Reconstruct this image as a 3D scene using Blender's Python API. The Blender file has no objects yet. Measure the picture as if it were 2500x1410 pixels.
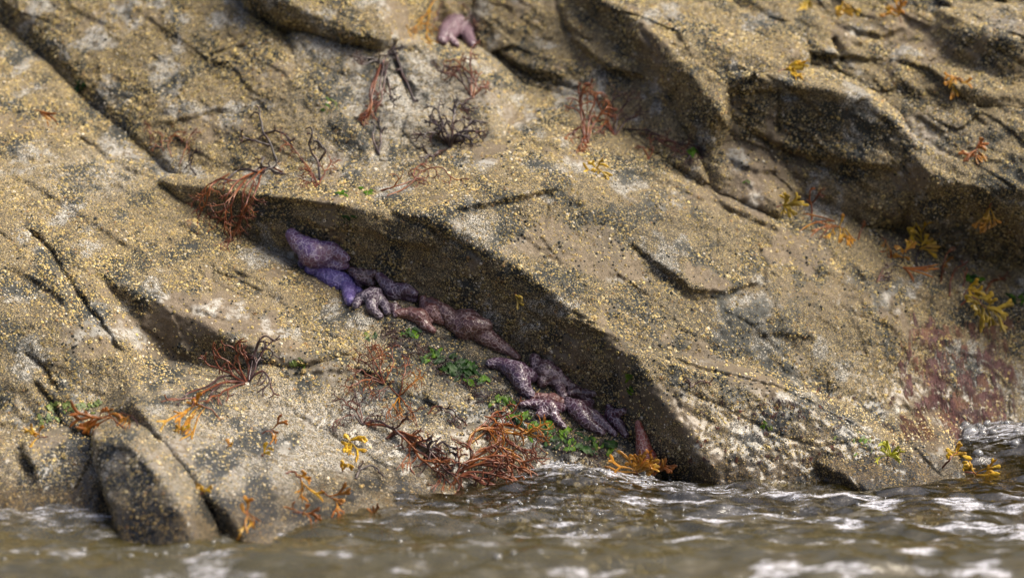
import bpy, math, random
import numpy as np
from mathutils import Vector, Matrix

random.seed(7)
rng = np.random.default_rng(11)
scene = bpy.context.scene
COL = scene.collection

# ------------------------------------------------------------------ camera, sky, sun, exposure
PITCH = math.radians(4.5)
CAM = np.array([0.0, -7.0, 1.03])
FW = np.array([0.0, math.cos(PITCH), -math.sin(PITCH)])
UP = np.array([0.0, math.sin(PITCH), math.cos(PITCH)])
RT = np.array([1.0, 0.0, 0.0])
FOCUS = 7.0

cam_data = bpy.data.cameras.new('camera')
cam = bpy.data.objects.new('camera', cam_data)
COL.objects.link(cam)
cam.matrix_world = Matrix((
    (RT[0], UP[0], -FW[0], CAM[0]),
    (RT[1], UP[1], -FW[1], CAM[1]),
    (RT[2], UP[2], -FW[2], CAM[2]),
    (0, 0, 0, 1)))
cam_data.sensor_width = 36.0
cam_data.lens = 36.0 * FOCUS / 2.5
cam_data.clip_start = 0.1
cam_data.clip_end = 200.0
cam_data.dof.use_dof = True
cam_data.dof.focus_distance = FOCUS + 0.14
cam_data.dof.aperture_fstop = 1.7
scene.camera = cam

SUN_DIR = np.array([0.60, -0.10, 0.79])
SUN_DIR = SUN_DIR / np.linalg.norm(SUN_DIR)
world = bpy.data.worlds.new('World')
scene.world = world
world.use_nodes = True
wn = world.node_tree.nodes
wl = world.node_tree.links
bg = wn['Background']
sky_node = wn.new('ShaderNodeTexSky')
sky_node.sky_type = 'NISHITA'
sky_node.sun_disc = False
sky_node.sun_elevation = math.asin(SUN_DIR[2])
sky_node.sun_rotation = math.atan2(SUN_DIR[0], SUN_DIR[1])
sky_node.air_density = 0.5
sky_node.dust_density = 6.0
sky_node.ozone_density = 0.6
wl.new(sky_node.outputs['Color'], bg.inputs['Color'])
bg.inputs['Strength'].default_value = 0.13

sun_data = bpy.data.lights.new('sun', 'SUN')
sun_data.energy = 2.7
sun_data.angle = math.radians(42.0)
sun_data.color = (1.0, 0.91, 0.74)
sun = bpy.data.objects.new('sun', sun_data)
COL.objects.link(sun)
sun.rotation_euler = Vector(SUN_DIR).to_track_quat('Z', 'Y').to_euler()

scene.view_settings.view_transform = 'Standard'
scene.view_settings.look = 'None'
scene.view_settings.gamma = 1.0
scene.view_settings.use_curve_mapping = False
scene.view_settings.exposure = 0.88
scene.cycles.use_denoising = True
scene.cycles.max_bounces = 6
scene.cycles.transparent_max_bounces = 8
scene.cycles.caustics_reflective = False
scene.cycles.caustics_refractive = False

# ------------------------------------------------------------------ helpers
def to_uvw(px, py, w):
    """point seen at photo pixel (px, py) lying w metres behind the focus plane -> shore frame"""
    k = (1.0 + np.asarray(w) / FOCUS) / 1000.0
    return (np.asarray(px) - 1250.0) * k, (705.0 - np.asarray(py)) * k, np.asarray(w)

def world_pt(u, v, w):
    u, v, w = np.broadcast_arrays(np.asarray(u, float), np.asarray(v, float), np.asarray(w, float))
    return CAM + (FOCUS + w)[..., None] * FW + u[..., None] * RT + v[..., None] * UP

def world_dir(d):
    d = np.asarray(d, float)
    return d[..., 0:1] * RT + d[..., 1:2] * UP + d[..., 2:3] * FW

def shore_frame(P):
    q = P - CAM
    return q @ RT, q @ UP, q @ FW - FOCUS

_perm = np.random.default_rng(3).permutation(512)
_perm = np.concatenate([_perm, _perm, _perm])
_grad = np.random.default_rng(5).normal(size=(512, 3))
_grad /= np.linalg.norm(_grad, axis=1)[:, None]

def perlin(x, y, z):
    x, y, z = np.broadcast_arrays(np.asarray(x, float), np.asarray(y, float), np.asarray(z, float))
    xi, yi, zi = np.floor(x).astype(int), np.floor(y).astype(int), np.floor(z).astype(int)
    xf, yf, zf = x - xi, y - yi, z - zi
    xi &= 511; yi &= 511; zi &= 511
    s = lambda t: t * t * t * (t * (t * 6 - 15) + 10)
    u, v, w = s(xf), s(yf), s(zf)
    out = 0.0
    for dx in (0, 1):
        for dy in (0, 1):
            for dz in (0, 1):
                h = _perm[_perm[_perm[(xi + dx) & 511] + ((yi + dy) & 511)] + ((zi + dz) & 511)]
                g = _grad[h]
                d = g[..., 0] * (xf - dx) + g[..., 1] * (yf - dy) + g[..., 2] * (zf - dz)
                out = out + d * (u if dx else 1 - u) * (v if dy else 1 - v) * (w if dz else 1 - w)
    return out * 1.6

def fbm(x, y, z, octaves=4, gain=0.5):
    a, f, t = 1.0, 1.0, 0.0
    for i in range(octaves):
        t = t + a * perlin(x * f + 17.3 * i, y * f + 5.1 * i, z * f + 9.7 * i)
        a *= gain; f *= 2.03
    return t

def sstep(a, b, x):
    t = np.clip((x - a) / (b - a), 0, 1)
    return t * t * (3 - 2 * t)

def mesh_np(name, verts, faces, mat=None, smooth=True, attrs=None):
    """verts (N,3), faces (M,3 or 4) numpy -> mesh datablock"""
    me = bpy.data.meshes.new(name)
    verts = np.ascontiguousarray(verts, dtype=np.float32)
    faces = np.ascontiguousarray(faces, dtype=np.int32)
    k = faces.shape[1]
    me.vertices.add(len(verts)); me.vertices.foreach_set('co', verts.ravel())
    me.loops.add(faces.size); me.loops.foreach_set('vertex_index', faces.ravel())
    me.polygons.add(len(faces))
    me.polygons.foreach_set('loop_start', np.arange(0, faces.size, k, dtype=np.int32))
    me.polygons.foreach_set('loop_total', np.full(len(faces), k, dtype=np.int32))
    if smooth:
        me.polygons.foreach_set('use_smooth', np.ones(len(faces), dtype=bool))
    for an, arr in (attrs or {}).items():
        at = me.attributes.new(an, 'FLOAT_COLOR', 'POINT')
        c = np.ones((len(verts), 4), dtype=np.float32); c[:, :3] = arr
        at.data.foreach_set('color', c.ravel())
    me.update(calc_edges=True)
    if mat: me.materials.append(mat)
    return me

def link(name, data, parent=None, **props):
    o = bpy.data.objects.new(name, data)
    COL.objects.link(o)
    if parent is not None:
        o.parent = parent
        o.matrix_parent_inverse = parent.matrix_basis.inverted()
    for k, v in props.items(): o[k] = v
    return o

# ------------------------------------------------------------------ materials
def new_mat(name):
    m = bpy.data.materials.new(name); m.use_nodes = True
    nt = m.node_tree
    for n in list(nt.nodes): nt.nodes.remove(n)
    out = nt.nodes.new('ShaderNodeOutputMaterial')
    return m, nt, out

class NT:
    def __init__(s, nt): s.nt = nt
    def n(s, t, **kw):
        x = s.nt.nodes.new(t)
        for k, v in kw.items(): setattr(x, k, v)
        return x
    def l(s, a, b): s.nt.links.new(a, b)
    def val(s, sock, v):
        if hasattr(v, 'bl_idname') or hasattr(v, 'is_linked'): s.l(v, sock)
        else: sock.default_value = v
    def math(s, op, a, b=0.0, clamp=False):
        x = s.n('ShaderNodeMath', operation=op, use_clamp=clamp)
        s.val(x.inputs[0], a); s.val(x.inputs[1], b); return x.outputs[0]
    def mix(s, f, a, b):
        x = s.n('ShaderNodeMix', data_type='RGBA')
        s.val(x.inputs[0], f); s.val(x.inputs[6], a); s.val(x.inputs[7], b); return x.outputs[2]
    def ramp(s, f, lo, hi):
        x = s.n('ShaderNodeMapRange', interpolation_type='SMOOTHSTEP'); x.clamp = True
        s.val(x.inputs[0], f); x.inputs[1].default_value = lo; x.inputs[2].default_value = hi
        return x.outputs[0]
    def noise(s, vec, scale, detail=3.0, rough=0.55):
        x = s.n('ShaderNodeTexNoise'); s.l(vec, x.inputs['Vector'])
        x.inputs['Scale'].default_value = scale; x.inputs['Detail'].default_value = detail
        x.inputs['Roughness'].default_value = rough; return x.outputs['Fac']
    def voro(s, vec, scale, feature='F1', out='Distance', rand=1.0):
        x = s.n('ShaderNodeTexVoronoi', feature=feature); s.l(vec, x.inputs['Vector'])
        x.inputs['Scale'].default_value = scale; x.inputs['Randomness'].default_value = rand
        return x.outputs[out]
    def bump(s, h, strength, dist, normal=None):
        x = s.n('ShaderNodeBump'); s.val(x.inputs['Height'], h)
        x.inputs['Strength'].default_value = strength; x.inputs['Distance'].default_value = dist
        if normal is not None: s.l(normal, x.inputs['Normal'])
        return x.outputs[0]

def c4(r, g, b): return (r, g, b, 1.0)

def make_rock_mat():
    m, nt, out = new_mat('barnacled_granite'); T = NT(nt)
    pos = T.n('ShaderNodeNewGeometry').outputs['Position']
    at = T.n('ShaderNodeAttribute', attribute_name='pat')
    sep = T.n('ShaderNodeSeparateColor'); T.l(at.outputs['Color'], sep.inputs[0])
    bare, white, dark = sep.outputs[0], sep.outputs[1], sep.outputs[2]
    n1 = T.noise(pos, 9.0, 4.0); n2 = T.noise(pos, 70.0, 4.0, 0.65); n3 = T.noise(pos, 340.0, 2.0)
    base = T.mix(T.ramp(n1, 0.35, 0.65), c4(0.190, 0.145, 0.082), c4(0.30, 0.235, 0.135))
    brown = T.mix(T.ramp(n2, 0.3, 0.7), c4(0.160, 0.122, 0.084), c4(0.26, 0.205, 0.142))
    colr = T.mix(T.math('MULTIPLY', bare, T.ramp(n2, 0.25, 0.45)), base, brown)
    # crust of small pale barnacle plates between darker gaps
    v1 = T.voro(pos, 330.0); crust = T.math('MULTIPLY', T.ramp(v1, 0.47, 0.30), T.ramp(v1, 0.06, 0.15))
    colr = T.mix(T.math('MULTIPLY', crust, T.math('SUBTRACT', 0.85, T.math('MULTIPLY', bare, 0.8))), colr, c4(0.47, 0.365, 0.175))
    wmask = T.math('MULTIPLY', white, T.ramp(n2, 0.36, 0.56))
    colr = T.mix(T.math('MULTIPLY', wmask, 0.85), colr, c4(0.56, 0.545, 0.49))
    # blue-grey lichen films, dark lichen and gaps
    film = T.math('MULTIPLY', T.ramp(T.math('ADD', dark, T.math('MULTIPLY', T.math('SUBTRACT', n2, 0.5), 0.9)), 0.50, 0.76), T.math('SUBTRACT', 1.0, bare))
    colr = T.mix(T.math('MULTIPLY', film, 0.8), colr, c4(0.085, 0.098, 0.092))
    dk = T.math('MULTIPLY', T.ramp(T.math('ADD', n3, T.math('MULTIPLY', dark, 0.16)), 0.462, 0.520), T.math('SUBTRACT', 1.0, T.math('MULTIPLY', bare, 0.6)))
    colr = T.mix(T.math('MULTIPLY', dk, 0.9), colr, c4(0.024, 0.026, 0.024))
    # wet band along the water
    sp = T.n('ShaderNodeSeparateXYZ'); T.l(pos, sp.inputs[0])
    wet = T.ramp(T.math('ADD', sp.outputs[2], T.math('MULTIPLY', T.math('SUBTRACT', n1, 0.5), 0.22)), 0.30, 0.10)
    soak = T.ramp(T.math('ADD', sp.outputs[2], T.math('MULTIPLY', T.math('SUBTRACT', n1, 0.5), 0.10)), 0.085, 0.035)
    wetcol = T.n('ShaderNodeMix', data_type='RGBA', blend_type='MULTIPLY')
    T.l(T.math('ADD', T.math('MULTIPLY', wet, 0.25), T.math('MULTIPLY', soak, 0.75), True), wetcol.inputs[0]); T.l(colr, wetcol.inputs[6]); wetcol.inputs[7].default_value = c4(0.42, 0.37, 0.28)
    b = T.n('ShaderNodeBsdfPrincipled')
    T.l(wetcol.outputs[2], b.inputs['Base Color'])
    b.inputs['Roughness'].default_value = 0.8
    b.inputs['Specular IOR Level'].default_value = 0.3
    T.l(T.math('MULTIPLY', wet, 0.6), b.inputs['Coat Weight'])
    b.inputs['Coat Roughness'].default_value = 0.14
    h = T.math('ADD', T.math('MULTIPLY', n2, 0.7), T.math('MULTIPLY', crust, 0.35))
    h = T.math('ADD', h, T.math('MULTIPLY', n3, 0.35))
    nb = T.bump(h, 0.8, 0.006)
    T.l(nb, b.inputs['Normal'])
    nc = T.bump(n2, 0.2, 0.003); T.l(nc, b.inputs['Coat Normal'])
    T.l(b.outputs[0], out.inputs['Surface'])
    return m

def make_barn_mat():
    m, nt, out = new_mat('barnacle_shell'); T = NT(nt)
    pos = T.n('ShaderNodeNewGeometry').outputs['Position']
    at = T.n('ShaderNodeAttribute', attribute_name='col', attribute_type='INSTANCER')
    sh = T.n('ShaderNodeAttribute', attribute_name='plate')
    mx = T.n('ShaderNodeMix', data_type='RGBA', blend_type='MULTIPLY'); mx.inputs[0].default_value = 1.0
    T.l(at.outputs['Color'], mx.inputs[6]); T.l(sh.outputs['Color'], mx.inputs[7])
    sp = T.n('ShaderNodeSeparateXYZ'); T.l(pos, sp.inputs[0])
    wet = T.ramp(sp.outputs[2], 0.26, 0.08)
    soak = T.ramp(sp.outputs[2], 0.085, 0.035)
    sm = T.n('ShaderNodeMix', data_type='RGBA', blend_type='MULTIPLY'); T.l(soak, sm.inputs[0]); T.l(mx.outputs[2], sm.inputs[6]); sm.inputs[7].default_value = c4(0.48, 0.42, 0.32)
    b = T.n('ShaderNodeBsdfPrincipled'); T.l(sm.outputs[2], b.inputs['Base Color'])
    T.l(T.math('MULTIPLY', wet, 0.5), b.inputs['Coat Weight']); b.inputs['Coat Roughness'].default_value = 0.2
    b.inputs['Roughness'].default_value = 0.75; b.inputs['Specular IOR Level'].default_value = 0.3
    T.l(b.outputs[0], out.inputs['Surface'])
    return m

ROCK_MAT = make_rock_mat()
BARN_MAT = make_barn_mat()
# ------------------------------------------------------------------ the rocks
# every rock is a union of convex blocks, every block a set of planes (photo pixel of one point, its depth,
# slope to the side, slope upwards); edges are rounded and weathered below.
def PS(px, py, w, a, b):
    u, v, w = to_uvw(px, py, w)
    return float(u), float(v), float(w), a, b

def block_depth(planes, U, V, s):
    W = np.stack([w + a * (U - u) + b * (V - v) for (u, v, w, a, b) in planes])
    m = W.max(0)
    return m + s * np.log(np.exp((W - m) / s).sum(0))

def own_depth(rk, u, v):
    return min(float(block_depth(p, np.array(u), np.array(v), rk['s'])) for p in rk['blocks'])

def poly_uv(pts, rk):
    """photo pixels carried onto the rock's own faces"""
    out = []
    for x, y in pts:
        w = rk['w0']
        for _ in range(12):
            u, v, _w = to_uvw(x, y, w)
            w = .6 * w + .4 * min(max(own_depth(rk, u, v), -1.2), 1.7)
        out.append([float(u), float(v)])
    return np.array(out)

def inside(U, V, P):
    c = np.zeros(U.shape, bool)
    n = len(P)
    for i in range(n):
        x0, y0 = P[i]; x1, y1 = P[(i + 1) % n]
        if y0 == y1: continue
        k = ((V >= y0) != (V >= y1)) & (U < (x1 - x0) * (V - y0) / (y1 - y0) + x0)
        c ^= k
    return c

def dist_poly(U, V, P):
    """distance to a polyline, signed side (+ above it), parameter along it"""
    best = np.full(U.shape, 1e9); side = np.zeros(U.shape); par = np.zeros(U.shape)
    n = len(P) - 1
    for i in range(n):
        d = P[i + 1] - P[i]; L = d @ d
        t = np.clip(((U - P[i, 0]) * d[0] + (V - P[i, 1]) * d[1]) / L, 0, 1)
        ex, ey = U - P[i, 0] - t * d[0], V - P[i, 1] - t * d[1]
        q = np.hypot(ex, ey); sd = np.sign(d[0] * ey - d[1] * ex)
        k = q < best
        best[k] = q[k]; side[k] = sd[k]; par[k] = ((i + t) / n)[k]
    return best, side, par

# rock: label, blocks, rounding, depth used for its cracks, cracks [(points, width, depth)], ledges [(points, height, reach)]
ROCKS = [
 dict(key='left_slab', n=.55, poly=[(-520,-40),(0,60),(130,170),(230,270),(330,330),(420,425),(440,460),(560,570),(680,640),(800,700),(900,780),(1050,850),(960,840),(840,860),(700,895),(580,980),(400,1020),(-520,1150)], label='broad tan barnacle slab sloping down the left side to the starfish crevice', s=0.0096, w0=.4,
  blocks=[[PS(240,670,.20,.40,1.7), PS(240,670,.20,-.41,-.15), PS(760,860,.0,.9,.7)],
          [PS(240,672,.195,.42,1.7), PS(60,700,.0,.32,.72), PS(240,682,.185,2.6,2.53)]],
  cracks=[([(60,560),(110,600),(160,680),(240,790),(335,915)],.008,.032), ([(80,930),(120,990),(150,1040)],.007,.02),
          ([(180,330),(270,395),(340,430)],.006,.018), ([(360,690),(470,760),(600,800)],.006,.012), ([(60,860),(100,900),(140,960)],.006,.02),
          ([(470,660),(560,710),(620,745)],.005,.012)],
  ledges=[([(660,840),(690,870),(740,890),(790,880)],.012,.04), ([(520,640),(640,690),(700,740)],.012,.05),
          ([(0,420),(120,470),(240,560),(380,640)],.014,.06), ([(380,520),(470,560),(560,600)],.01,.04), ([(0,640),(100,690),(180,760)],.02,.07)]),
 dict(key='upper_left_slab', n=.6, poly=[(-520,-620),(560,-620),(640,0),(720,110),(760,200),(900,345),(920,410),(640,450),(420,470),(300,380),(-520,150)], label='golden slab in the upper left corner above the long diagonal crack', s=0.0132, w0=.9,
  blocks=[[PS(330,330,.81,-.17,.9), PS(180,130,1.015,-1.2,-.2), PS(800,230,.82,1.2,2.34), PS(500,-60,1.2,0,2.5)]],
  cracks=[([(490,160),(515,135),(560,120),(605,112)],.005,.014)],
  ledges=[([(300,310),(420,300),(520,270),(620,262)],.010,.05)]),
 dict(key='pale_slab', pale=.25, sparse=.8, poly=[(720,85),(780,70),(850,90),(1050,112),(1090,140),(1190,160),(1300,230),(1220,420),(1000,490),(870,490),(860,300),(790,240),(715,150)], label='pale whitish slab under the pink starfish at the top', s=0.0120, w0=.85,
  blocks=[[PS(900,340,.72,.1,1.0), PS(840,85,.97,.2,3.0), PS(725,110,.90,-1.6,.6), PS(1230,230,.98,1.5,1.5)]],
  cracks=[([(960,150),(985,200),(1010,245)],.006,.02)], ledges=[([(900,390),(960,400),(1000,385)],.03,.05), ([(1040,330),(1100,350),(1150,340)],.03,.06)]),
 dict(key='top_middle_ledge', poly=[(560,-620),(610,0),(700,55),(830,90),(1050,115),(1035,40),(1025,-620)], label='blurred yellowish ledge at the top edge with a dark underside', s=0.0120, w0=1.0,
  blocks=[[PS(740,20,.96,.22,1.0), PS(740,20,.96,-.6,-.6), PS(1015,60,1.15,2.2,.6)]], cracks=[], ledges=[]),
 dict(key='top_gully_rock', poly=[(960,-620),(1290,-620),(1290,200),(960,200)], label='dim rock in the gully behind the pink starfish', s=0.0120, w0=1.3,
  blocks=[[PS(1080,40,1.42,.1,.4)]], cracks=[], ledges=[]),
 dict(key='boulder', facet=0.38, n=.55, poly=[(400,440),(620,425),(900,335),(1050,360),(1130,250),(1200,185),(1400,225),(1600,300),(1700,395),(1900,455),(2100,540),(2350,655),(2500,725),(3050,960),(3050,1250),(2250,1085),(2190,1072),(2100,1045),(1900,945),(1700,895),(1565,862),(1570,1150),(1400,1150),(1250,1000),(850,800),(560,660)], label='huge rounded boulder in the middle overhanging the starfish crevice', s=0.0084, w0=.35,
  blocks=[[PS(1180,600,.207,-.55,-.42), PS(1180,600,.207,.53,1.05), PS(1180,470,.306,.63,1.94), PS(600,470,.487,-.14,2.35),
           PS(2250,900,.60,.62,.5)]],
  cracks=[([(1560,855),(1700,893),(1900,944),(2100,1043),(2190,1070),(2250,1078)],.007,.035), ([(1535,600),(1600,650),(1690,716),(1770,718),(1868,690)],.007,.03), ([(1040,560),(1130,600),(1190,640)],.006,.015),
          ([(1860,690),(1868,640),(1850,590)],.006,.012), ([(1390,760),(1430,780),(1480,800)],.005,.012), ([(1340,500),(1330,560)],.004,.012),
          ([(920,480),(960,520),(1050,560),(1100,620)],.006,.012), ([(1190,690),(1330,790),(1420,830)],.006,.01)],
  ledges=[([(610,478),(700,490),(800,500),(880,512)],.016,.035), ([(1200,612),(1290,668),(1370,740)],.006,.03), ([(1060,566),(1120,585),(1190,640)],.006,.03), ([(1400,770),(1470,815),(1540,850)],.012,.03), ([(700,560),(860,600),(1000,660)],.008,.03), ([(1535,606),(1600,656),(1690,722),(1770,724),(1868,696)],.034,.11), ([(1000,545),(1150,505),(1290,480),(1400,450)],.022,.07),
          ([(840,540),(960,590),(1080,610)],.02,.05), ([(1840,820),(1920,815),(2010,830)],.012,.06), ([(2080,640),(2110,680),(2140,670)],.016,.06),
          ([(700,520),(800,560),(880,560)],.015,.05), ([(1400,440),(1560,420),(1760,500),(2000,600)],.012,.06), ([(1180,420),(1300,350),(1420,360)],.012,.06)]),
 dict(key='lower_boulder_slab', facet=0.2, k=6.0, n=.4, pale=.0, sparse=.8, poly=[(1520,860),(1560,853),(1700,890),(1900,941),(2100,1041),(2200,1072),(2260,1078),(2330,1200),(2100,1350),(1600,1350),(1500,1200)], label='light wet slab below the long thin crack of the middle boulder', s=0.0072, w0=.1,
  blocks=[[PS(1605,880,.065,.30,.42), PS(1572,905,.045,-1.05,-.50), PS(1620,862,.088,.4,3.0), PS(2190,1080,.22,1.6,1.0)]],
  cracks=[([(1560,857),(1700,895),(1900,946),(2100,1045),(2190,1072),(2250,1080)],.006,.035), ([(1650,945),(1760,990),(1870,1050),(1990,1090),(2120,1075)],.0035,.006), ([(1640,960),(1660,1000)],.005,.006)],
  ledges=[]),
 dict(key='dark_ledge', facet=0.9, poly=[(1400,40),(1480,-620),(2050,-620),(1960,100),(1900,180),(1770,215),(1740,300),(1710,440),(1600,350),(1480,290),(1390,200)], label='ledge with a steep dark face above the middle boulder at the top', s=0.0108, w0=.85,
  blocks=[[PS(1630,105,.85,-1.8,-.4), PS(1630,105,.85,.24,2.0), PS(1520,-10,.98,.1,.9)]],
  cracks=[([(1560,60),(1620,180),(1650,280)],.008,.02)], ledges=[([(1520,60),(1600,160),(1640,240)],.025,.05)]),
 dict(key='upper_middle_slab', facet=0.8, poly=[(1170,-620),(1560,-620),(1580,60),(1660,300),(1720,440),(1400,270),(1200,190),(1160,110)], label='dull tan slab beside the pink starfish at the top', s=0.0108, w0=1.0,
  blocks=[[PS(1400,220,1.07,-.5,.7), PS(1180,60,1.2,-2.5,.2)]],
  cracks=[([(1350,0),(1380,70),(1450,110)],.009,.02), ([(1210,130),(1300,190),(1420,225)],.007,.02)],
  ledges=[([(1360,10),(1400,90),(1480,170),(1600,200)],.03,.07), ([(1190,120),(1280,165),(1400,200)],.02,.06)]),
 dict(key='wedge_rock', facet=0.8, poly=[(1740,240),(1800,262),(1900,370),(1960,460),(1900,520),(1690,450),(1700,330)], label='small wedge-shaped rock under the dark ledges, beside the green tuft', s=0.0084, w0=.8,
  blocks=[[PS(1790,340,.80,.1,.7), PS(1720,300,.83,-1.3,.5), PS(1760,250,.86,.2,3.0), PS(1880,400,.78,1.2,.9)]],
  cracks=[], ledges=[([(1760,380),(1850,420),(1930,420)],.015,.05)]),
 dict(key='right_ledge', facet=1.1, n=1.0, poly=[(1750,205),(1900,172),(2050,195),(2200,290),(2275,400),(2260,470),(2100,560),(1900,500),(1830,400),(1720,260)], label='knobbly ledge on the right with a dark face under its rim', s=0.0096, w0=.75,
  blocks=[[PS(2000,300,.75,-.22,-.35), PS(1900,190,.737,.3,2.0), PS(2185,300,.705,1.0,1.0)]],
  cracks=[([(1910,200),(1905,280),(1900,330)],.008,.025), ([(1860,340),(1990,400),(2100,440)],.006,.02)],
  ledges=[([(1750,230),(1900,215),(2000,230)],.02,.05), ([(1810,300),(1900,360),(2080,400),(2240,420)],.025,.05)]),
 dict(key='low_right_ledge', facet=1.0, poly=[(1960,470),(2100,440),(2240,400),(2370,402),(3050,450),(3050,930),(2500,750),(2350,690),(2100,600),(1940,530)], label='long dark ledge behind the row of yellow rockweed', s=0.0096, w0=.75,
  blocks=[[PS(2300,550,.94,-.2,-.12), PS(2300,408,.925,.2,1.8), PS(2010,480,.96,-1.0,.3)]],
  cracks=[([(2050,560),(2200,610),(2350,640)],.007,.02), ([(2250,500),(2400,540),(2500,545)],.007,.02)],
  ledges=[([(2030,450),(2200,520),(2350,560),(2500,580)],.02,.06), ([(2060,540),(2200,590),(2400,670)],.02,.06)]),
 dict(key='top_right_rock', facet=1.3, n=1.3, poly=[(1750,-620),(3050,-620),(3050,500),(2300,450),(2200,350),(1900,240),(1750,240)], label='lumpy barnacled rock filling the top right corner', s=0.0132, w0=1.0,
  blocks=[[PS(2200,150,1.0,-.05,1.0), PS(2300,-60,1.25,0,2.2)]],
  cracks=[([(2035,90),(2045,120),(2060,150)],.01,.04), ([(1930,110),(1950,150),(2000,170)],.008,.02), ([(2280,90),(2400,130),(2500,140)],.008,.02)],
  ledges=[([(1920,110),(1990,140),(2060,140),(2180,150)],.03,.06), ([(2040,60),(2150,90),(2230,60)],.02,.06), ([(1780,30),(1850,50),(1950,60)],.03,.06)]),
 dict(key='corner_ledge', facet=1.2, n=1.2, poly=[(2140,180),(2320,30),(3050,-20),(3050,500),(2350,450),(2200,340)], label='shaded stepped ledge against the right edge of the picture', s=0.0096, w0=.85,
  blocks=[[PS(2340,265,.86,-.18,-.25), PS(2340,212,.848,.1,1.5), PS(2170,230,.9,-1.5,.5)],
          [PS(2450,150,.93,-.3,-.2), PS(2440,90,.92,.0,1.5), PS(2320,100,1.0,-1.6,.4)]],
  cracks=[([(2320,290),(2400,300),(2500,330)],.008,.025)], ledges=[([(2200,240),(2300,280),(2420,320)],.02,.05)]),
 dict(key='near_rock', pale=.25, sparse=.85, poly=[(190,1040),(330,985),(480,955),(560,950),(620,915),(660,880),(700,855),(800,800),(900,740),(1000,740),(1100,790),(1260,860),(1450,990),(1600,1120),(1650,1500),(400,1550),(400,1130),(330,1060),(230,1060)], label='low wet rock in front with red seaweed, running down into the water', s=0.0120, w0=-.1,
  blocks=[[PS(560,900,.04,1.1,2.5), PS(500,1120,-.575,-1.3,.0), PS(700,1350,-.98,.25,1.0)], [PS(960,805,.235,.36,1.1), PS(1420,1000,.09,.5,.9)]],
  cracks=[([(840,880),(960,960),(1080,1000)],.006,.01), ([(700,1000),(840,1080),(960,1150)],.006,.01)],
  ledges=[([(620,920),(740,910),(880,900),(1000,960)],.012,.06), ([(560,1000),(700,1080),(900,1180)],.01,.06), ([(950,1040),(1060,1110),(1120,1170)],.016,.05)]),
 dict(key='split_rock', facet=0.5, pale=.2, n=.6, k=5.0, poly=[(225,1065),(310,1055),(370,1105),(430,1195),(490,1290),(540,1500),(350,1500),(225,1120)], label='dark-sided split block at the front water line', s=0.0180, w0=-.6,
  blocks=[[PS(430,1160,-.67,1.5,1.6), PS(400,1145,-.65,-.80,.65), PS(290,1085,-.54,.2,2.2), PS(235,1120,-.51,-1.6,.4)]],
  cracks=[], ledges=[([(240,1090),(320,1100),(400,1180)],.012,.04)]),
 dict(key='low_left_rock', poly=[(-520,1050),(100,1040),(240,1062),(300,1200),(320,1550),(-520,1550)], label='low wet rock at the left edge just above the water', s=0.0108, w0=-.35,
  blocks=[[PS(90,1110,-.34,.12,1.3), PS(90,1062,-.26,.0,3.0)]],
  cracks=[([(40,1090),(60,1130),(80,1160)],.012,.04)], ledges=[([(30,1090),(70,1130),(100,1180)],.03,.05)]),
 dict(key='small_wedge', poly=[(1978,1106),(2060,1098),(2300,1085),(2420,1250),(2000,1320)], label='little wedge of rock poking out of the water at right', s=0.0060, w0=.08,
  blocks=[[PS(2030,1135,.04,.35,1.5), PS(2030,1135,.04,-.85,-.2), PS(1992,1112,.09,-1.5,1.2), PS(2150,1110,.12,.2,2.0)]],
  cracks=[], ledges=[]),
]

RES = 0.0045
U0, U1, V0, V1 = -2.00, 2.00, -0.95, 1.22
gu = np.arange(U0, U1, RES); gv = np.arange(V0, V1, RES)
GU, GV = np.meshgrid(gu, gv)          # rows v, cols u
DEEP = 3.2
# strata run down to the right
ca, sa = math.cos(math.radians(33)), math.sin(math.radians(33))

def window(Q, m):
    """grid rows and columns within m of a polyline"""
    lo, hi = Q.min(0) - m, Q.max(0) + m
    i0, i1 = np.clip([(lo[0] - U0) / RES, (hi[0] - U0) / RES + 1], 0, GU.shape[1]).astype(int)
    j0, j1 = np.clip([(lo[1] - V0) / RES, (hi[1] - V0) / RES + 1], 0, GU.shape[0]).astype(int)
    return slice(j0, j1), slice(i0, i1)

def facets(S, T, sx, sy, seed):
    """broken planes: every irregular cell has its own height and tilt"""
    rg = np.random.default_rng(seed); tab = rg.uniform(-1, 1, (4096, 5))
    x, y = S / sx, T / sy; xi, yi = np.floor(x).astype(int), np.floor(y).astype(int)
    best = np.full(x.shape, 9.); val = np.zeros(x.shape)
    for dx in (-1, 0, 1):
        for dy in (-1, 0, 1):
            h = ((xi + dx) * 73 + (yi + dy) * 179) & 4095
            ex, ey = x - (xi + dx + .5 + .42 * tab[h, 0]), y - (yi + dy + .5 + .42 * tab[h, 1])
            q = ex * ex + ey * ey; k = q < best
            best[k] = q[k]; val[k] = (tab[h, 2] + 1.1 * tab[h, 3] * ex + 1.1 * tab[h, 4] * ey)[k]
    return val

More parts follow.
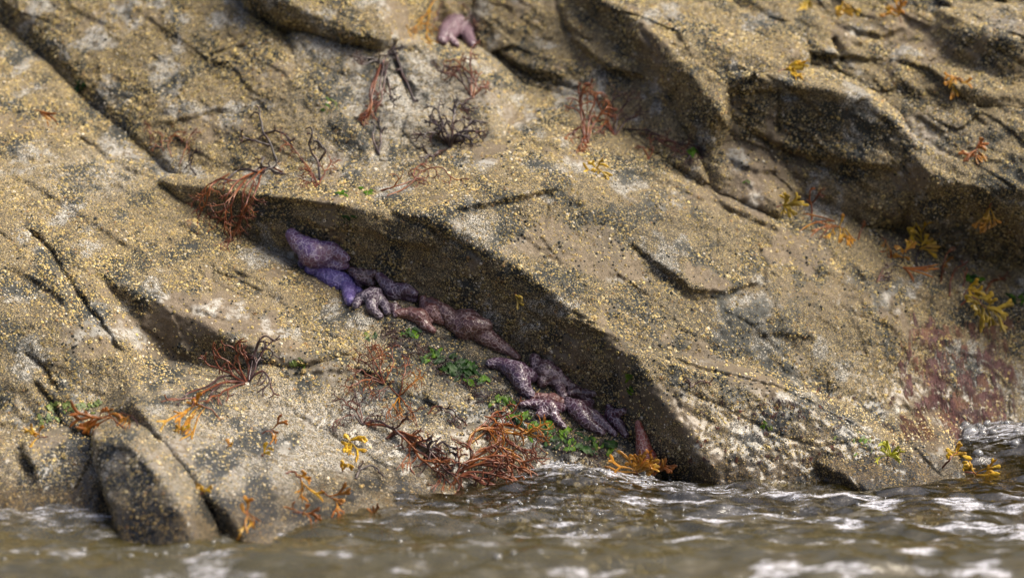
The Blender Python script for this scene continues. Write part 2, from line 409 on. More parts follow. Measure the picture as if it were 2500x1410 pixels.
def rock_relief(i, rk):
    g = None
    for planes in rk['blocks']:
        f = block_depth(planes, GU, GV, rk['s'])
        if g is None: g = f
        else:
            k = .02
            h = np.clip(.5 + .5 * (g - f) / k, 0, 1); g = g * (1 - h) + f * h - k * h * (1 - h)
    w = np.clip(g, -1.6, DEEP)
    S = GU * ca - GV * sa; Tt = GU * sa + GV * ca
    o = 3.7 * i
    # broad lumps, strata ribs, weathering
    A = rk.get('n', .75)
    d = .022 * A * fbm(GU * 2.6 + o, GV * 2.6, w * 2.0, 3)
    d += .013 * A * perlin(S * 3.0 + o, Tt * 13.0, w * 3.0)
    rib = perlin(S * 5.0 + o, Tt * 24.0 + .8 * perlin(S * 4, Tt * 6, o), w * 6.0)
    d += .006 * A * (1 - 2 * np.abs(rib))
    d += .0075 * fbm(GU * 16 + o, GV * 16, w * 12, 3, .55)
    d += .0035 * perlin(GU * 62 + o, GV * 62, w * 40)
    d += .0022 * perlin(GU * 120 + o, GV * 120, w * 80)
    fa = rk.get('facet', .45); bend = .02 * perlin(GU * 6 + o, GV * 6, .5)
    d += fa * (.0105 * facets(S + bend, Tt + bend, .21, .085, i) + .0045 * facets(S + bend, Tt - bend, .075, .034, i + 40))
    w = w + d
    wob = .006 * perlin(GU * 14, GV * 14, o) + .004 * perlin(GU * 40, GV * 40, o)
    if 'poly' in rk:
        Q = poly_uv(rk['poly'], rk)
        uu, vv = GU + .6 * wob, GV + .6 * wob
        q, sd, t = dist_poly(uu, vv, np.vstack([Q, Q[:1]]))
        q = np.where(inside(uu, vv, Q), -q, q)
        r = .007
        w = w + rk.get('k', 2.6) * .5 * (q + np.sqrt(q * q + r * r) - .2 * r)
    for pts, wid, dep in rk['cracks']:
        Q = poly_uv(pts, rk); k = window(Q, 3 * wid + .03)
        q, sd, t = dist_poly((GU + wob)[k], (GV + wob * .7)[k], Q)
        fade = np.clip(np.minimum(t, 1 - t) * 8 + .25, 0, 1)
        w[k] += dep * fade * np.exp(-(q / wid) ** 2)
    for pts, hgt, reach in rk['ledges']:
        Q = poly_uv(pts, rk); k = window(Q, 2.5 * reach + .02)
        q, sd, t = dist_poly((GU + wob)[k], (GV + wob * .7)[k], Q)
        fade = sstep(0, .25, np.minimum(t, 1 - t)) * np.exp(-(q / reach) ** 2)
        s_ = np.clip(.5 + sd * q / .012, 0, 1)
        w[k] += -hgt * fade * s_ + .35 * hgt * fade * (1 - s_)
    return w

RELIEF = [rock_relief(i, rk) for i, rk in enumerate(ROCKS)]
STACK = np.stack(RELIEF)
FRONT = STACK.min(0)
WHICH = STACK.argmin(0)

def bil(F, u, v):
    x = np.clip((np.asarray(u) - U0) / RES, 0, F.shape[1] - 1.001); y = np.clip((np.asarray(v) - V0) / RES, 0, F.shape[0] - 1.001)
    i, j = x.astype(int), y.astype(int); fx, fy = x - i, y - j
    return F[j, i] * (1 - fx) * (1 - fy) + F[j, i + 1] * fx * (1 - fy) + F[j + 1, i] * (1 - fx) * fy + F[j + 1, i + 1] * fx * fy

# a slightly smoothed front surface on which things are laid
def blur(F, n):
    for _ in range(n):
        P = np.pad(F, 1, mode='edge')
        F = (P[:-2, 1:-1] + P[2:, 1:-1] + P[1:-1, :-2] + P[1:-1, 2:] + 4 * P[1:-1, 1:-1]) / 8
    return F
SMOOTH = blur(FRONT, 6)
GRADV, GRADU = np.gradient(SMOOTH, RES)

def hit(px, py):
    """first rock met along the line of sight through a photo pixel: (u, v, w)"""
    ws = np.arange(-1.5, 2.2, .004)
    u, v, w = to_uvw(px, py, ws)
    k = np.argmax(w >= bil(SMOOTH, u, v))
    return np.array([u[k], v[k], bil(SMOOTH, u[k], v[k])])

def nrm(u, v):
    a, b = bil(GRADU, u, v), bil(GRADV, u, v)
    n = np.stack([np.clip(a, -4, 4), np.clip(b, -4, 4), -np.ones_like(np.asarray(a, float))], -1)
    return n / np.linalg.norm(n, axis=-1, keepdims=True)

# patchiness of the crust over the whole shore
PB = fbm(GU * 5 + 3, GV * 5 + 9, FRONT * 3, 4, .6)
PW = fbm(GU * 7 - 8, GV * 7 + 2, FRONT * 4, 4, .6)
PD = fbm(GU * 9 + 21, GV * 9 - 7, FRONT * 5, 4, .6)
BARE = .85 * sstep(.26, .60, PB)
WHITE = sstep(.30, .62, PW)
DARK = sstep(-.2, .7, PD)
def spot(px, py, rx, ry, w=.4):
    u, v, _ = to_uvw(px, py, w)
    return np.exp(-(((GU - u) / (rx / 1000)) ** 2 + ((GV - v) / (ry / 1000)) ** 2))
WHITE = np.clip(WHITE + .9 * spot(950, 230, 190, 110, .9) + .6 * spot(800, 110, 90, 40, .95) + .8 * spot(1160, 570, 90, 60) + .8 * spot(200, 420, 110, 60)
                + .75 * spot(700, 1100, 260, 110, -.2) + .5 * spot(900, 1200, 200, 60, -.3) + .4 * spot(150, 1120, 160, 60, -.3) + .5 * spot(900, 390, 160, 60, .7) + .5 * spot(2250, 330, 150, 60, .8) + .4 * spot(2440, 70, 70, 80, 1.), 0, 1)
BARE = np.clip(BARE + .8 * spot(560, 760, 160, 60) + .7 * spot(1800, 470, 300, 50) + .6 * spot(2050, 720, 300, 60) - .6 * spot(300, 150, 400, 180, .9), 0, 1)
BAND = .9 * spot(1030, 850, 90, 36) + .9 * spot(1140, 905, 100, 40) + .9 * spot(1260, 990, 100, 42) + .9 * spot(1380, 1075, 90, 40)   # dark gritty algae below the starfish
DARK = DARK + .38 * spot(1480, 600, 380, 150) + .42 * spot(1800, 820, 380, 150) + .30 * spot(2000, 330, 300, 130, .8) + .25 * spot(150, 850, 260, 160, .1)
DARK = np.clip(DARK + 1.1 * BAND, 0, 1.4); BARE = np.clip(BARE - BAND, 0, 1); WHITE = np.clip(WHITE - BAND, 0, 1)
GOLD = np.clip(.75 * spot(450, 150, 520, 260, 1.) + .5 * spot(900, 60, 260, 120, 1.) + .4 * spot(500, 500, 420, 260) + .3 * spot(2100, 650, 300, 100, .7), 0, 1)

# one barnacle shell in three shapes, scattered over every rock by geometry nodes
def shell_mesh(k, top, seed):
    rg = np.random.default_rng(seed); an = np.arange(k) * 2 * np.pi / k
    j0 = rg.uniform(.85, 1.15, k) * np.where(np.arange(k) % 2, 1.0, .9); j1 = rg.uniform(.9, 1.1, k)
    ring = lambda rad, z: np.stack([np.cos(an) * rad, np.sin(an) * rad, z], 1)
    V = np.vstack([ring(j0, np.zeros(k)), ring(j0 * (top + .22), np.full(k, .62) * j1), ring(top * j1, j1), ring(top * .8 * j1, np.full(k, .55)), [[0, 0, .35]]])
    F = []
    for a in range(3):
        for q in range(k):
            q2 = (q + 1) % k; F += [[a * k + q, a * k + q2, (a + 1) * k + q2], [a * k + q, (a + 1) * k + q2, (a + 1) * k + q]]
    F += [[3 * k + q, 3 * k + (q + 1) % k, 4 * k] for q in range(k)]
    sh = np.concatenate([np.full(k, .42), rg.uniform(.8, 1.05, k), rg.uniform(.95, 1.15, k), np.full(k, .18), [.05]])
    return mesh_np('barnacle_shell', V, np.array(F), BARN_MAT, False, {'plate': np.repeat(sh[:, None], 3, 1)})

def make_scatter():
    ng = bpy.data.node_groups.new('barnacle_scatter', 'GeometryNodeTree')
    ng.interface.new_socket('Geometry', in_out='INPUT', socket_type='NodeSocketGeometry'); ng.interface.new_socket('Geometry', in_out='OUTPUT', socket_type='NodeSocketGeometry')
    gi, go = ng.nodes.new('NodeGroupInput'), ng.nodes.new('NodeGroupOutput')
    lk = ng.links.new
    join = ng.nodes.new('GeometryNodeJoinGeometry')
    for sd, (k, top) in enumerate(((7, .50), (6, .62), (8, .40))):
        ob = bpy.data.objects.new('barnacle_shell', shell_mesh(k, top, sd))      # template only, not in the scene
        oi = ng.nodes.new('GeometryNodeObjectInfo'); oi.inputs['Object'].default_value = ob; oi.inputs['As Instance'].default_value = True
        lk(oi.outputs['Geometry'], join.inputs[0])
    def attr(name, tp):
        a = ng.nodes.new('GeometryNodeInputNamedAttribute'); a.data_type = tp; a.inputs['Name'].default_value = name
        return next(o for o in a.outputs if o.enabled and o.name == 'Attribute')
    al = ng.nodes.new('FunctionNodeAlignRotationToVector'); al.axis = 'Z'
    lk(attr('face_dir', 'FLOAT_VECTOR'), al.inputs['Vector'])
    ro_ = ng.nodes.new('FunctionNodeRotateRotation'); ro_.rotation_space = 'LOCAL'
    ax = ng.nodes.new('FunctionNodeAxisAngleToRotation'); ax.inputs['Axis'].default_value = (0, 0, 1); lk(attr('spin', 'FLOAT'), ax.inputs['Angle'])
    lk(al.outputs['Rotation'], ro_.inputs['Rotation']); lk(ax.outputs['Rotation'], ro_.inputs['Rotate By'])
    ins = ng.nodes.new('GeometryNodeInstanceOnPoints')
    lk(gi.outputs[0], ins.inputs['Points']); lk(join.outputs[0], ins.inputs['Instance']); ins.inputs['Pick Instance'].default_value = True
    lk(ro_.outputs['Rotation'], ins.inputs['Rotation']); lk(attr('size', 'FLOAT_VECTOR'), ins.inputs['Scale'])
    lk(ins.outputs['Instances'], go.inputs[0])
    return ng
SCATTER = make_scatter()

rock_objs = []
barn_total = 0
R_IDX = np.arange(GU.size).reshape(GU.shape)
for i, rk in enumerate(ROCKS):
    w = RELIEF[i]
    others = np.min(np.delete(STACK, i, 0), 0)
    keep = (w < others + .22) & (w < DEEP - .25)
    kf = keep[:-1, :-1] | keep[1:, :-1] | keep[:-1, 1:] | keep[1:, 1:]
    a = R_IDX[:-1, :-1][kf]; b = R_IDX[:-1, 1:][kf]; c = R_IDX[1:, 1:][kf]; d = R_IDX[1:, :-1][kf]
    faces = np.stack([a, b, c, d], 1)
    used, inv = np.unique(faces, return_inverse=True)
    faces = inv.reshape(faces.shape)
    P = world_pt(GU.ravel()[used], GV.ravel()[used], w.ravel()[used])
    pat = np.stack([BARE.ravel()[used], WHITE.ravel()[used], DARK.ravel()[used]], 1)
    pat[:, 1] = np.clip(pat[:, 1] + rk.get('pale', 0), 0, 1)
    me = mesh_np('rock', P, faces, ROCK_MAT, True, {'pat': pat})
    ro = link('rock', me, label=rk['label'], category='rock', group='shore rocks')
    rock_objs.append(ro)
    # ---- barnacles
    gvv, guu = np.gradient(w, RES)
    area = np.clip(np.sqrt(1 + guu ** 2 + gvv ** 2), 1, 2.6)
    vis = (w < others + .012)
    U_, V_ = GU, GV
    kk = 7000.0 / (7.0 + np.clip(w, -1.5, 3))
    pxx = 1250 + U_ * kk; pyy = 705 - V_ * kk
    inframe = (pxx > -120) & (pxx < 2620) & (pyy > -90) & (pyy < 1400)
    zz = CAM[2] + (FOCUS + w) * FW[2] + V_ * UP[2]
    dens = np.where(vis & inframe & (zz > -.06), area * (1 - .90 * BARE) * (1 - .75 * np.clip(WHITE + rk.get('pale', 0), 0, 1)) * np.clip(.75 + .8 * PD, .25, 1.3), 0) * RES * RES * 52000 * rk.get('sparse', 1)
    n = rng.poisson(dens)
    jj, ii = np.nonzero(n)
    rep = n[jj, ii]; jj = np.repeat(jj, rep); ii = np.repeat(ii, rep)
    N = len(jj)
    if N < 5: continue
    uu = GU[jj, ii] + rng.uniform(-.5, .5, N) * RES; vv = GV[jj, ii] + rng.uniform(-.5, .5, N) * RES
    ww = bil(w, uu, vv)
    nn = np.stack([guu[jj, ii], gvv[jj, ii], -np.ones(N)], 1); nn /= np.linalg.norm(nn, axis=1)[:, None]
    nn += rng.normal(0, .12, (N, 3)); nn /= np.linalg.norm(nn, axis=1)[:, None]
    big = np.clip(1 + .35 * PB[jj, ii], .7, 1.5)
    r = np.exp(rng.normal(math.log(.0017), .34, N)) * big * np.where(rng.random(N) < .2, 1.55, 1.0)
    r = np.clip(r, .0011, .0062)
    hgt = r * rng.uniform(.5, 1.05, N)
    uvw = np.stack([uu, vv, ww], 1)
    PP = world_pt(uu, vv, ww) - world_dir(nn) * (.2 * r)[:, None]
    # shell colours: straw, tan, grey-white, rusty, a few black
    pal = np.array([[.62, .48, .18], [.53, .39, .17], [.66, .55, .31], [.68, .62, .50], [.36, .22, .10], [.030, .034, .032]])
    gold = GOLD[jj, ii]; wh = WHITE[jj, ii]; dk = DARK[jj, ii]
    pr = np.stack([.26 + .5 * gold, .26 + .3 * gold, .22 + 0 * gold, .06 + .5 * wh, .06 + 0 * gold, .05 + .42 * dk], 1)
    pr /= pr.sum(1)[:, None]
    pick = (rng.random(N)[:, None] > np.cumsum(pr, 1)).sum(1).clip(0, 5)
    colr = pal[pick] * rng.uniform(.45, 1.2, (N, 1))
    me = bpy.data.meshes.new('barnacles')
    me.vertices.add(N); me.vertices.foreach_set('co', PP.astype(np.float32).ravel())
    at = me.attributes.new('face_dir', 'FLOAT_VECTOR', 'POINT'); at.data.foreach_set('vector', world_dir(nn).astype(np.float32).ravel())
    at = me.attributes.new('size', 'FLOAT_VECTOR', 'POINT'); at.data.foreach_set('vector', np.stack([r * rng.uniform(.85, 1.15, N), r * rng.uniform(.85, 1.15, N), hgt], 1).astype(np.float32).ravel())
    at = me.attributes.new('spin', 'FLOAT', 'POINT'); at.data.foreach_set('value', rng.uniform(0, 6.28, N).astype(np.float32))
    at = me.attributes.new('col', 'FLOAT_COLOR', 'POINT'); at.data.foreach_set('color', np.concatenate([colr, np.ones((N, 1))], 1).astype(np.float32).ravel())
    me.update()
    bo = link('barnacles', me, ro, kind='stuff')
    md = bo.modifiers.new('scatter', 'NODES'); md.node_group = SCATTER
    barn_total += N
print('rocks', sum(len(o.data.polygons) for o in rock_objs), 'barnacles', barn_total)
# ------------------------------------------------------------------ sea bed and water
def simple_mat(name, color, rough=.6, spec=.4, coat=0.0, coat_rough=.12, transl=0.0, var=.25, scale=60.0, tip=None):
    m, nt, out = new_mat(name); T = NT(nt)
    pos = T.n('ShaderNodeNewGeometry').outputs['Position']
    n = T.ramp(T.noise(pos, scale, 3.0), .3, .7)
    lo = c4(*[c * (1 - var) for c in color]); hi = c4(*[min(1, c * (1 + var)) for c in color])
    colr = T.mix(n, lo, hi)
    if tip is not None:
        colr = T.mix(T.ramp(T.noise(pos, scale * .45, 2.0), .48, .62), colr, c4(*tip))
    b = T.n('ShaderNodeBsdfPrincipled'); T.l(colr, b.inputs['Base Color'])
    b.inputs['Roughness'].default_value = rough; b.inputs['Specular IOR Level'].default_value = spec
    b.inputs['Coat Weight'].default_value = coat; b.inputs['Coat Roughness'].default_value = coat_rough
    sh = b.outputs[0]
    if transl:
        tr = T.n('ShaderNodeBsdfTranslucent'); T.l(colr, tr.inputs['Color'])
        mx = T.n('ShaderNodeMixShader'); mx.inputs[0].default_value = transl
        T.l(sh, mx.inputs[1]); T.l(tr.outputs[0], mx.inputs[2]); sh = mx.outputs[0]
    T.l(sh, out.inputs['Surface'])
    return m

def grid_xy(xs, ys):
    X, Y = np.meshgrid(xs, ys)
    idx = np.arange(X.size).reshape(X.shape)
    F = np.stack([idx[:-1, :-1], idx[:-1, 1:], idx[1:, 1:], idx[1:, :-1]], -1).reshape(-1, 4)
    return X, Y, F

def axis(lo, hi, far_lo, far_hi, step):
    mid = np.arange(lo, hi, step)
    a = lo - np.geomspace(step, lo - far_lo, 26)[::-1]; b = hi + np.geomspace(step, far_hi - hi, 26)
    return np.concatenate([a, mid, b])

def water_z(X, Y):
    z = .030 * np.exp(-((X + 1.20) / .34) ** 2 - ((Y + .45) / .26) ** 2)
    z += .058 * np.exp(-((X - .13) / .17) ** 2 - ((Y + .02) / .20) ** 2)
    z += .095 * np.exp(-((X - 1.30) / .27) ** 2 - ((Y - .38) / .30) ** 2)
    crest = -1.28 + .12 * np.sin(X * 1.6 + .5)
    z += (.036 - .008 * np.tanh(X * 1.3)) * np.exp(-((Y - crest) / .17) ** 2)
    z += -.018 * np.exp(-((Y + .72) / .15) ** 2)
    far = np.clip(1.2 - np.hypot(X, Y + .6) / 6, .15, 1)
    wx = X + .05 * perlin(X * 3, Y * 3, 1.5)
    z += .016 * perlin(wx * 2.6, Y * 5.5, .3) * far
    z += .016 * perlin(wx * 6.5, Y * 13, 4.1) * far
    z += .0085 * perlin(wx * 15, Y * 28, 7.7) * far
    z += .0012 * perlin(wx * 36, Y * 60, 2.2) * far
    rip = .10 * np.exp(-((X - .2) / .5) ** 2 - ((Y + .1) / .3) ** 2)
    z += rip * .05 * perlin(X * 30, Y * 30, 3.3)
    return z

xs = axis(-1.75, 1.75, -9, 9, .009); ys = axis(-1.75, .95, -6.2, 9, .009)
X, Y, F = grid_xy(xs, ys)
Z = water_z(X, Y)
foam_glint = (np.exp(-((X - .14) / .20) ** 2 - ((Y + .06) / .07) ** 2) * .9 + np.exp(-((X - 1.28) / .22) ** 2 - ((Y - .38) / .16) ** 2) * .9
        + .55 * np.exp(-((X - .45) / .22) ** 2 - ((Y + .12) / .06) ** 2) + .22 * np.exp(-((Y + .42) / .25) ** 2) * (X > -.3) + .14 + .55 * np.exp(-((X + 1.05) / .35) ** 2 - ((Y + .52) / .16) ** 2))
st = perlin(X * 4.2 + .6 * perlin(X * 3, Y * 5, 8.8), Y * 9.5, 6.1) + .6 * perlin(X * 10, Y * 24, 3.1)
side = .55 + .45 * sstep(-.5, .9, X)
foam_glint = np.maximum(foam_glint, sstep(.14, .60, st) * side * sstep(-.05, -.25, Y) * 1.1)  # streaks imitate sky glints on the wave faces, painted in as colour
foam_glint = np.clip(foam_glint, 0, 1.2)
murk = .10 + .42 * sstep(-.15, -1.0, Y)
att = np.stack([foam_glint.ravel(), murk.ravel(), foam_glint.ravel() * 0], 1)

def make_water_mat():
    m, nt, out = new_mat('sea_water'); T = NT(nt)
    pos = T.n('ShaderNodeNewGeometry').outputs['Position']
    mp = T.n('ShaderNodeMapping'); T.l(pos, mp.inputs[0]); mp.inputs['Scale'].default_value = (1.0, 1.7, 1.0)
    n1 = T.noise(mp.outputs[0], 40.0, 3.0, .5); n2 = T.noise(mp.outputs[0], 130.0, 2.0, .5)
    nb = T.bump(T.math('ADD', n1, T.math('MULTIPLY', n2, .3)), .35, .006)
    fr = T.n('ShaderNodeFresnel'); fr.inputs['IOR'].default_value = 1.9; T.l(nb, fr.inputs['Normal'])
    tr = T.n('ShaderNodeBsdfTransparent'); tr.inputs['Color'].default_value = c4(.84, .76, .54)
    murk = T.n('ShaderNodeBsdfDiffuse'); murk.inputs['Color'].default_value = c4(.085, .070, .016)
    body = T.n('ShaderNodeMixShader'); at = T.n('ShaderNodeAttribute', attribute_name='foam_glint'); sep = T.n('ShaderNodeSeparateColor'); T.l(at.outputs['Color'], sep.inputs[0])
    T.l(sep.outputs[1], body.inputs[0])
    T.l(tr.outputs[0], body.inputs[1]); T.l(murk.outputs[0], body.inputs[2])
    gl = T.n('ShaderNodeBsdfGlossy'); gl.inputs['Roughness'].default_value = .03; gl.inputs['Color'].default_value = c4(1, 1, 1)
    T.l(nb, gl.inputs['Normal'])
    mx = T.n('ShaderNodeMixShader'); T.l(fr.outputs[0], mx.inputs[0]); T.l(body.outputs[0], mx.inputs[1]); T.l(gl.outputs[0], mx.inputs[2])
    # splash froth, plus sky reflections painted on as lavender-white streaks
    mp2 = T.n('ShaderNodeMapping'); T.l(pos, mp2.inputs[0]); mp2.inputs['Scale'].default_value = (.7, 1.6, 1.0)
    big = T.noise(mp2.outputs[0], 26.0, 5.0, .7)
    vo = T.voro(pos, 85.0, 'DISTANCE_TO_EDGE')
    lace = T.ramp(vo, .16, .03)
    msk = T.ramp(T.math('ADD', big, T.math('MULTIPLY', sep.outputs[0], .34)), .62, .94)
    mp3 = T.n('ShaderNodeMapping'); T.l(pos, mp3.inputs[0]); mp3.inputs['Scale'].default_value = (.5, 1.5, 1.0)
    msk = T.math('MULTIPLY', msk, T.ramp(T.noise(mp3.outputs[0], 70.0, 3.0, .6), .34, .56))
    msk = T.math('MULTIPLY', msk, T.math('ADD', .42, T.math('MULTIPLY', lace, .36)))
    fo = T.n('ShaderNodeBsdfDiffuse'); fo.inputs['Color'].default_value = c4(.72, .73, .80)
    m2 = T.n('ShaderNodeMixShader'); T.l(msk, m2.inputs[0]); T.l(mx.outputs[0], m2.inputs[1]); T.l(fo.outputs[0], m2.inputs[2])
    T.l(m2.outputs[0], out.inputs['Surface'])
    return m
WATER_MAT = make_water_mat()
wme = mesh_np('water', np.stack([X.ravel(), Y.ravel(), Z.ravel()], 1), F, WATER_MAT, True, {'foam_glint': att})
link('water', wme, kind='structure', label='choppy brown sea water washing against the rocks', category='water')

bx = axis(-2.2, 2.2, -9, 9, .05); by = axis(-2.2, 1.2, -6.2, 9, .05)
BX, BY, BF = grid_xy(bx, by)
BZ = -.20 + .16 * sstep(-1.6, .4, BY) - .10 + .05 * fbm(BX * 2, BY * 2, 0 * BX, 3) + .015 * perlin(BX * 9, BY * 9, 1.0)
BED = simple_mat('weedy_sea_bed', (.105, .080, .030), .8, .2, var=.6, scale=7.0, tip=(.055, .062, .016))
link('sea_bed', mesh_np('sea_bed', np.stack([BX.ravel(), BY.ravel(), BZ.ravel()], 1), BF, BED), kind='structure', label='olive brown weedy bottom seen through the shallow water', category='sea bed')

def ico(sub=2):
    import bmesh
    bm = bmesh.new(); bmesh.ops.create_icosphere(bm, subdivisions=sub, radius=1.0)
    v = np.array([x.co[:] for x in bm.verts]); f = np.array([[q.index for q in p.verts] for p in bm.faces]); bm.free()
    return v, f
ICO2 = ico(2); ICO1 = ico(1); ICO3 = ico(3)

def make_bubble_mat():
    m, nt, out = new_mat('froth_bubble'); T = NT(nt)
    fr = T.n('ShaderNodeFresnel'); fr.inputs['IOR'].default_value = 1.5
    tr = T.n('ShaderNodeBsdfTransparent'); tr.inputs['Color'].default_value = c4(.93, .93, .93)
    gl = T.n('ShaderNodeBsdfGlossy'); gl.inputs['Roughness'].default_value = .05
    mx = T.n('ShaderNodeMixShader'); T.l(T.math('MULTIPLY', fr.outputs[0], 1.6, True), mx.inputs[0]); T.l(tr.outputs[0], mx.inputs[1]); T.l(gl.outputs[0], mx.inputs[2])
    di = T.n('ShaderNodeBsdfDiffuse'); di.inputs['Color'].default_value = c4(.8, .82, .84)
    m2 = T.n('ShaderNodeMixShader'); m2.inputs[0].default_value = .16; T.l(mx.outputs[0], m2.inputs[1]); T.l(di.outputs[0], m2.inputs[2])
    T.l(m2.outputs[0], out.inputs['Surface']); return m
BUB = make_bubble_mat()

def water_at(px, py):
    """first water met along the line of sight through a photo pixel"""
    d = np.arange(4.5, 9.5, .01)
    r = FW + RT * (px - 1250) / 7000 + UP * (705 - py) / 7000
    Q = CAM + d[:, None] * r
    k = np.argmax(Q[:, 2] <= water_z(Q[:, 0], Q[:, 1]))
    return Q[k]

def froth(label, spots):
    V_, F_ = [], []; n = 0
    for (px, py, sx, sy, cnt, rmin, rmax) in spots:
        for _ in range(cnt):
            p = water_at(px + random.gauss(0, sx), py + random.gauss(0, sy))
            r = rmin * (rmax / rmin) ** (random.random() ** 2.2)
            v, f = ICO3 if r > .010 else ICO2
            V_.append(p + np.array([0, 0, r * .15]) + v * r * np.array([1, 1, .85])); F_.append(f + n); n += len(v)
    link('froth', mesh_np('froth', np.vstack(V_), np.vstack(F_), BUB), kind='stuff', label=label, category='froth')
froth('cluster of large clear bubbles on the water beside the right rock', [(2310, 1035, 42, 18, 70, .003, .024), (2400, 1045, 60, 25, 90, .003, .015), (2260, 1090, 40, 14, 40, .003, .010), (2480, 990, 25, 25, 30, .004, .022)])
froth('line of fine white bubbles where the wave meets the starfish crevice', [(1370, 1122, 50, 9, 120, .002, .008), (1470, 1130, 40, 14, 120, .002, .008), (1560, 1165, 70, 10, 110, .002, .007)])
froth('scattered tiny bubbles drifting on the brown water in front', [(1300, 1230, 160, 40, 120, .002, .006), (1800, 1240, 260, 30, 90, .002, .006), (420, 1345, 200, 18, 24, .003, .008), (1050, 1345, 120, 22, 14, .004, .010)])

# ------------------------------------------------------------------ starfish
def star_mat(name, skin, skin2, net, gloss=.5, net_amt=1.0):
    m, nt, out = new_mat(name); T = NT(nt)
    pos = T.n('ShaderNodeNewGeometry').outputs['Position']
    wv = T.n('ShaderNodeVectorMath', operation='ADD'); T.l(pos, wv.inputs[0])
    nz = T.n('ShaderNodeTexNoise'); T.l(pos, nz.inputs['Vector']); nz.inputs['Scale'].default_value = 45.0
    sc = T.n('ShaderNodeVectorMath', operation='SCALE'); T.l(nz.outputs['Color'], sc.inputs[0]); sc.inputs['Scale'].default_value = .010
    T.l(sc.outputs[0], wv.inputs[1])
    q = wv.outputs[0]
    e = T.voro(q, 72.0, 'DISTANCE_TO_EDGE'); netm = T.ramp(e, .10, .025)
    f = T.voro(pos, 150.0); dots = T.ramp(f, .34, .20)
    patch = T.ramp(T.noise(pos, 22.0, 2.0), .38, .62)
    base = T.mix(patch, c4(*skin), c4(*skin2))
    nm = T.math('MULTIPLY', T.math('MAXIMUM', T.math('MULTIPLY', netm, T.ramp(T.noise(pos, 34.0), .34, .56)), T.math('MULTIPLY', dots, T.ramp(T.noise(pos, 35.0), .36, .55))), net_amt, True)
    colr = T.mix(nm, base, c4(*net))
    b = T.n('ShaderNodeBsdfPrincipled'); T.l(colr, b.inputs['Base Color'])
    b.inputs['Roughness'].default_value = .38
    b.inputs['Coat Weight'].default_value = min(1, gloss + .1); b.inputs['Coat Roughness'].default_value = .13
    h = T.math('ADD', T.math('MULTIPLY', netm, .6), T.math('MULTIPLY', dots, .7))
    nb = T.bump(h, .6, .003); T.l(nb, b.inputs['Normal'])
    nc = T.bump(h, .5, .003); T.l(nc, b.inputs['Coat Normal'])
    T.l(b.outputs[0], out.inputs['Surface'])
    return m
SM = dict(
 mauve=star_mat('starfish_mauve', (.115, .066, .18), (.14, .066, .12), (.40, .34, .46), .45),
 violet=star_mat('starfish_violet', (.090, .064, .22), (.15, .105, .30), (.30, .25, .52), .4),
 umber=star_mat('starfish_umber', (.042, .016, .020), (.060, .024, .034), (.30, .23, .25), .6),
 plum=star_mat('starfish_plum', (.045, .019, .040), (.064, .030, .060), (.30, .25, .31), .6),
 grey=star_mat('starfish_grey', (.042, .026, .040), (.060, .042, .064), (.27, .23, .27), .3),
 rust=star_mat('starfish_rust', (.10, .034, .030), (.125, .048, .043), (.32, .20, .19), .5),
 brown=star_mat('starfish_brown', (.090, .037, .034), (.11, .050, .050), (.34, .24, .22), .55),
 maroon=star_mat('starfish_maroon', (.046, .014, .026), (.066, .020, .040), (.32, .26, .31), .75, .8),
 red=star_mat('starfish_red', (.26, .062, .034), (.20, .045, .035), (.50, .32, .27), .6, .8),
 pink=star_mat('starfish_pink', (.095, .052, .070), (.12, .066, .086), (.24, .17, .20), .1, .5),
)

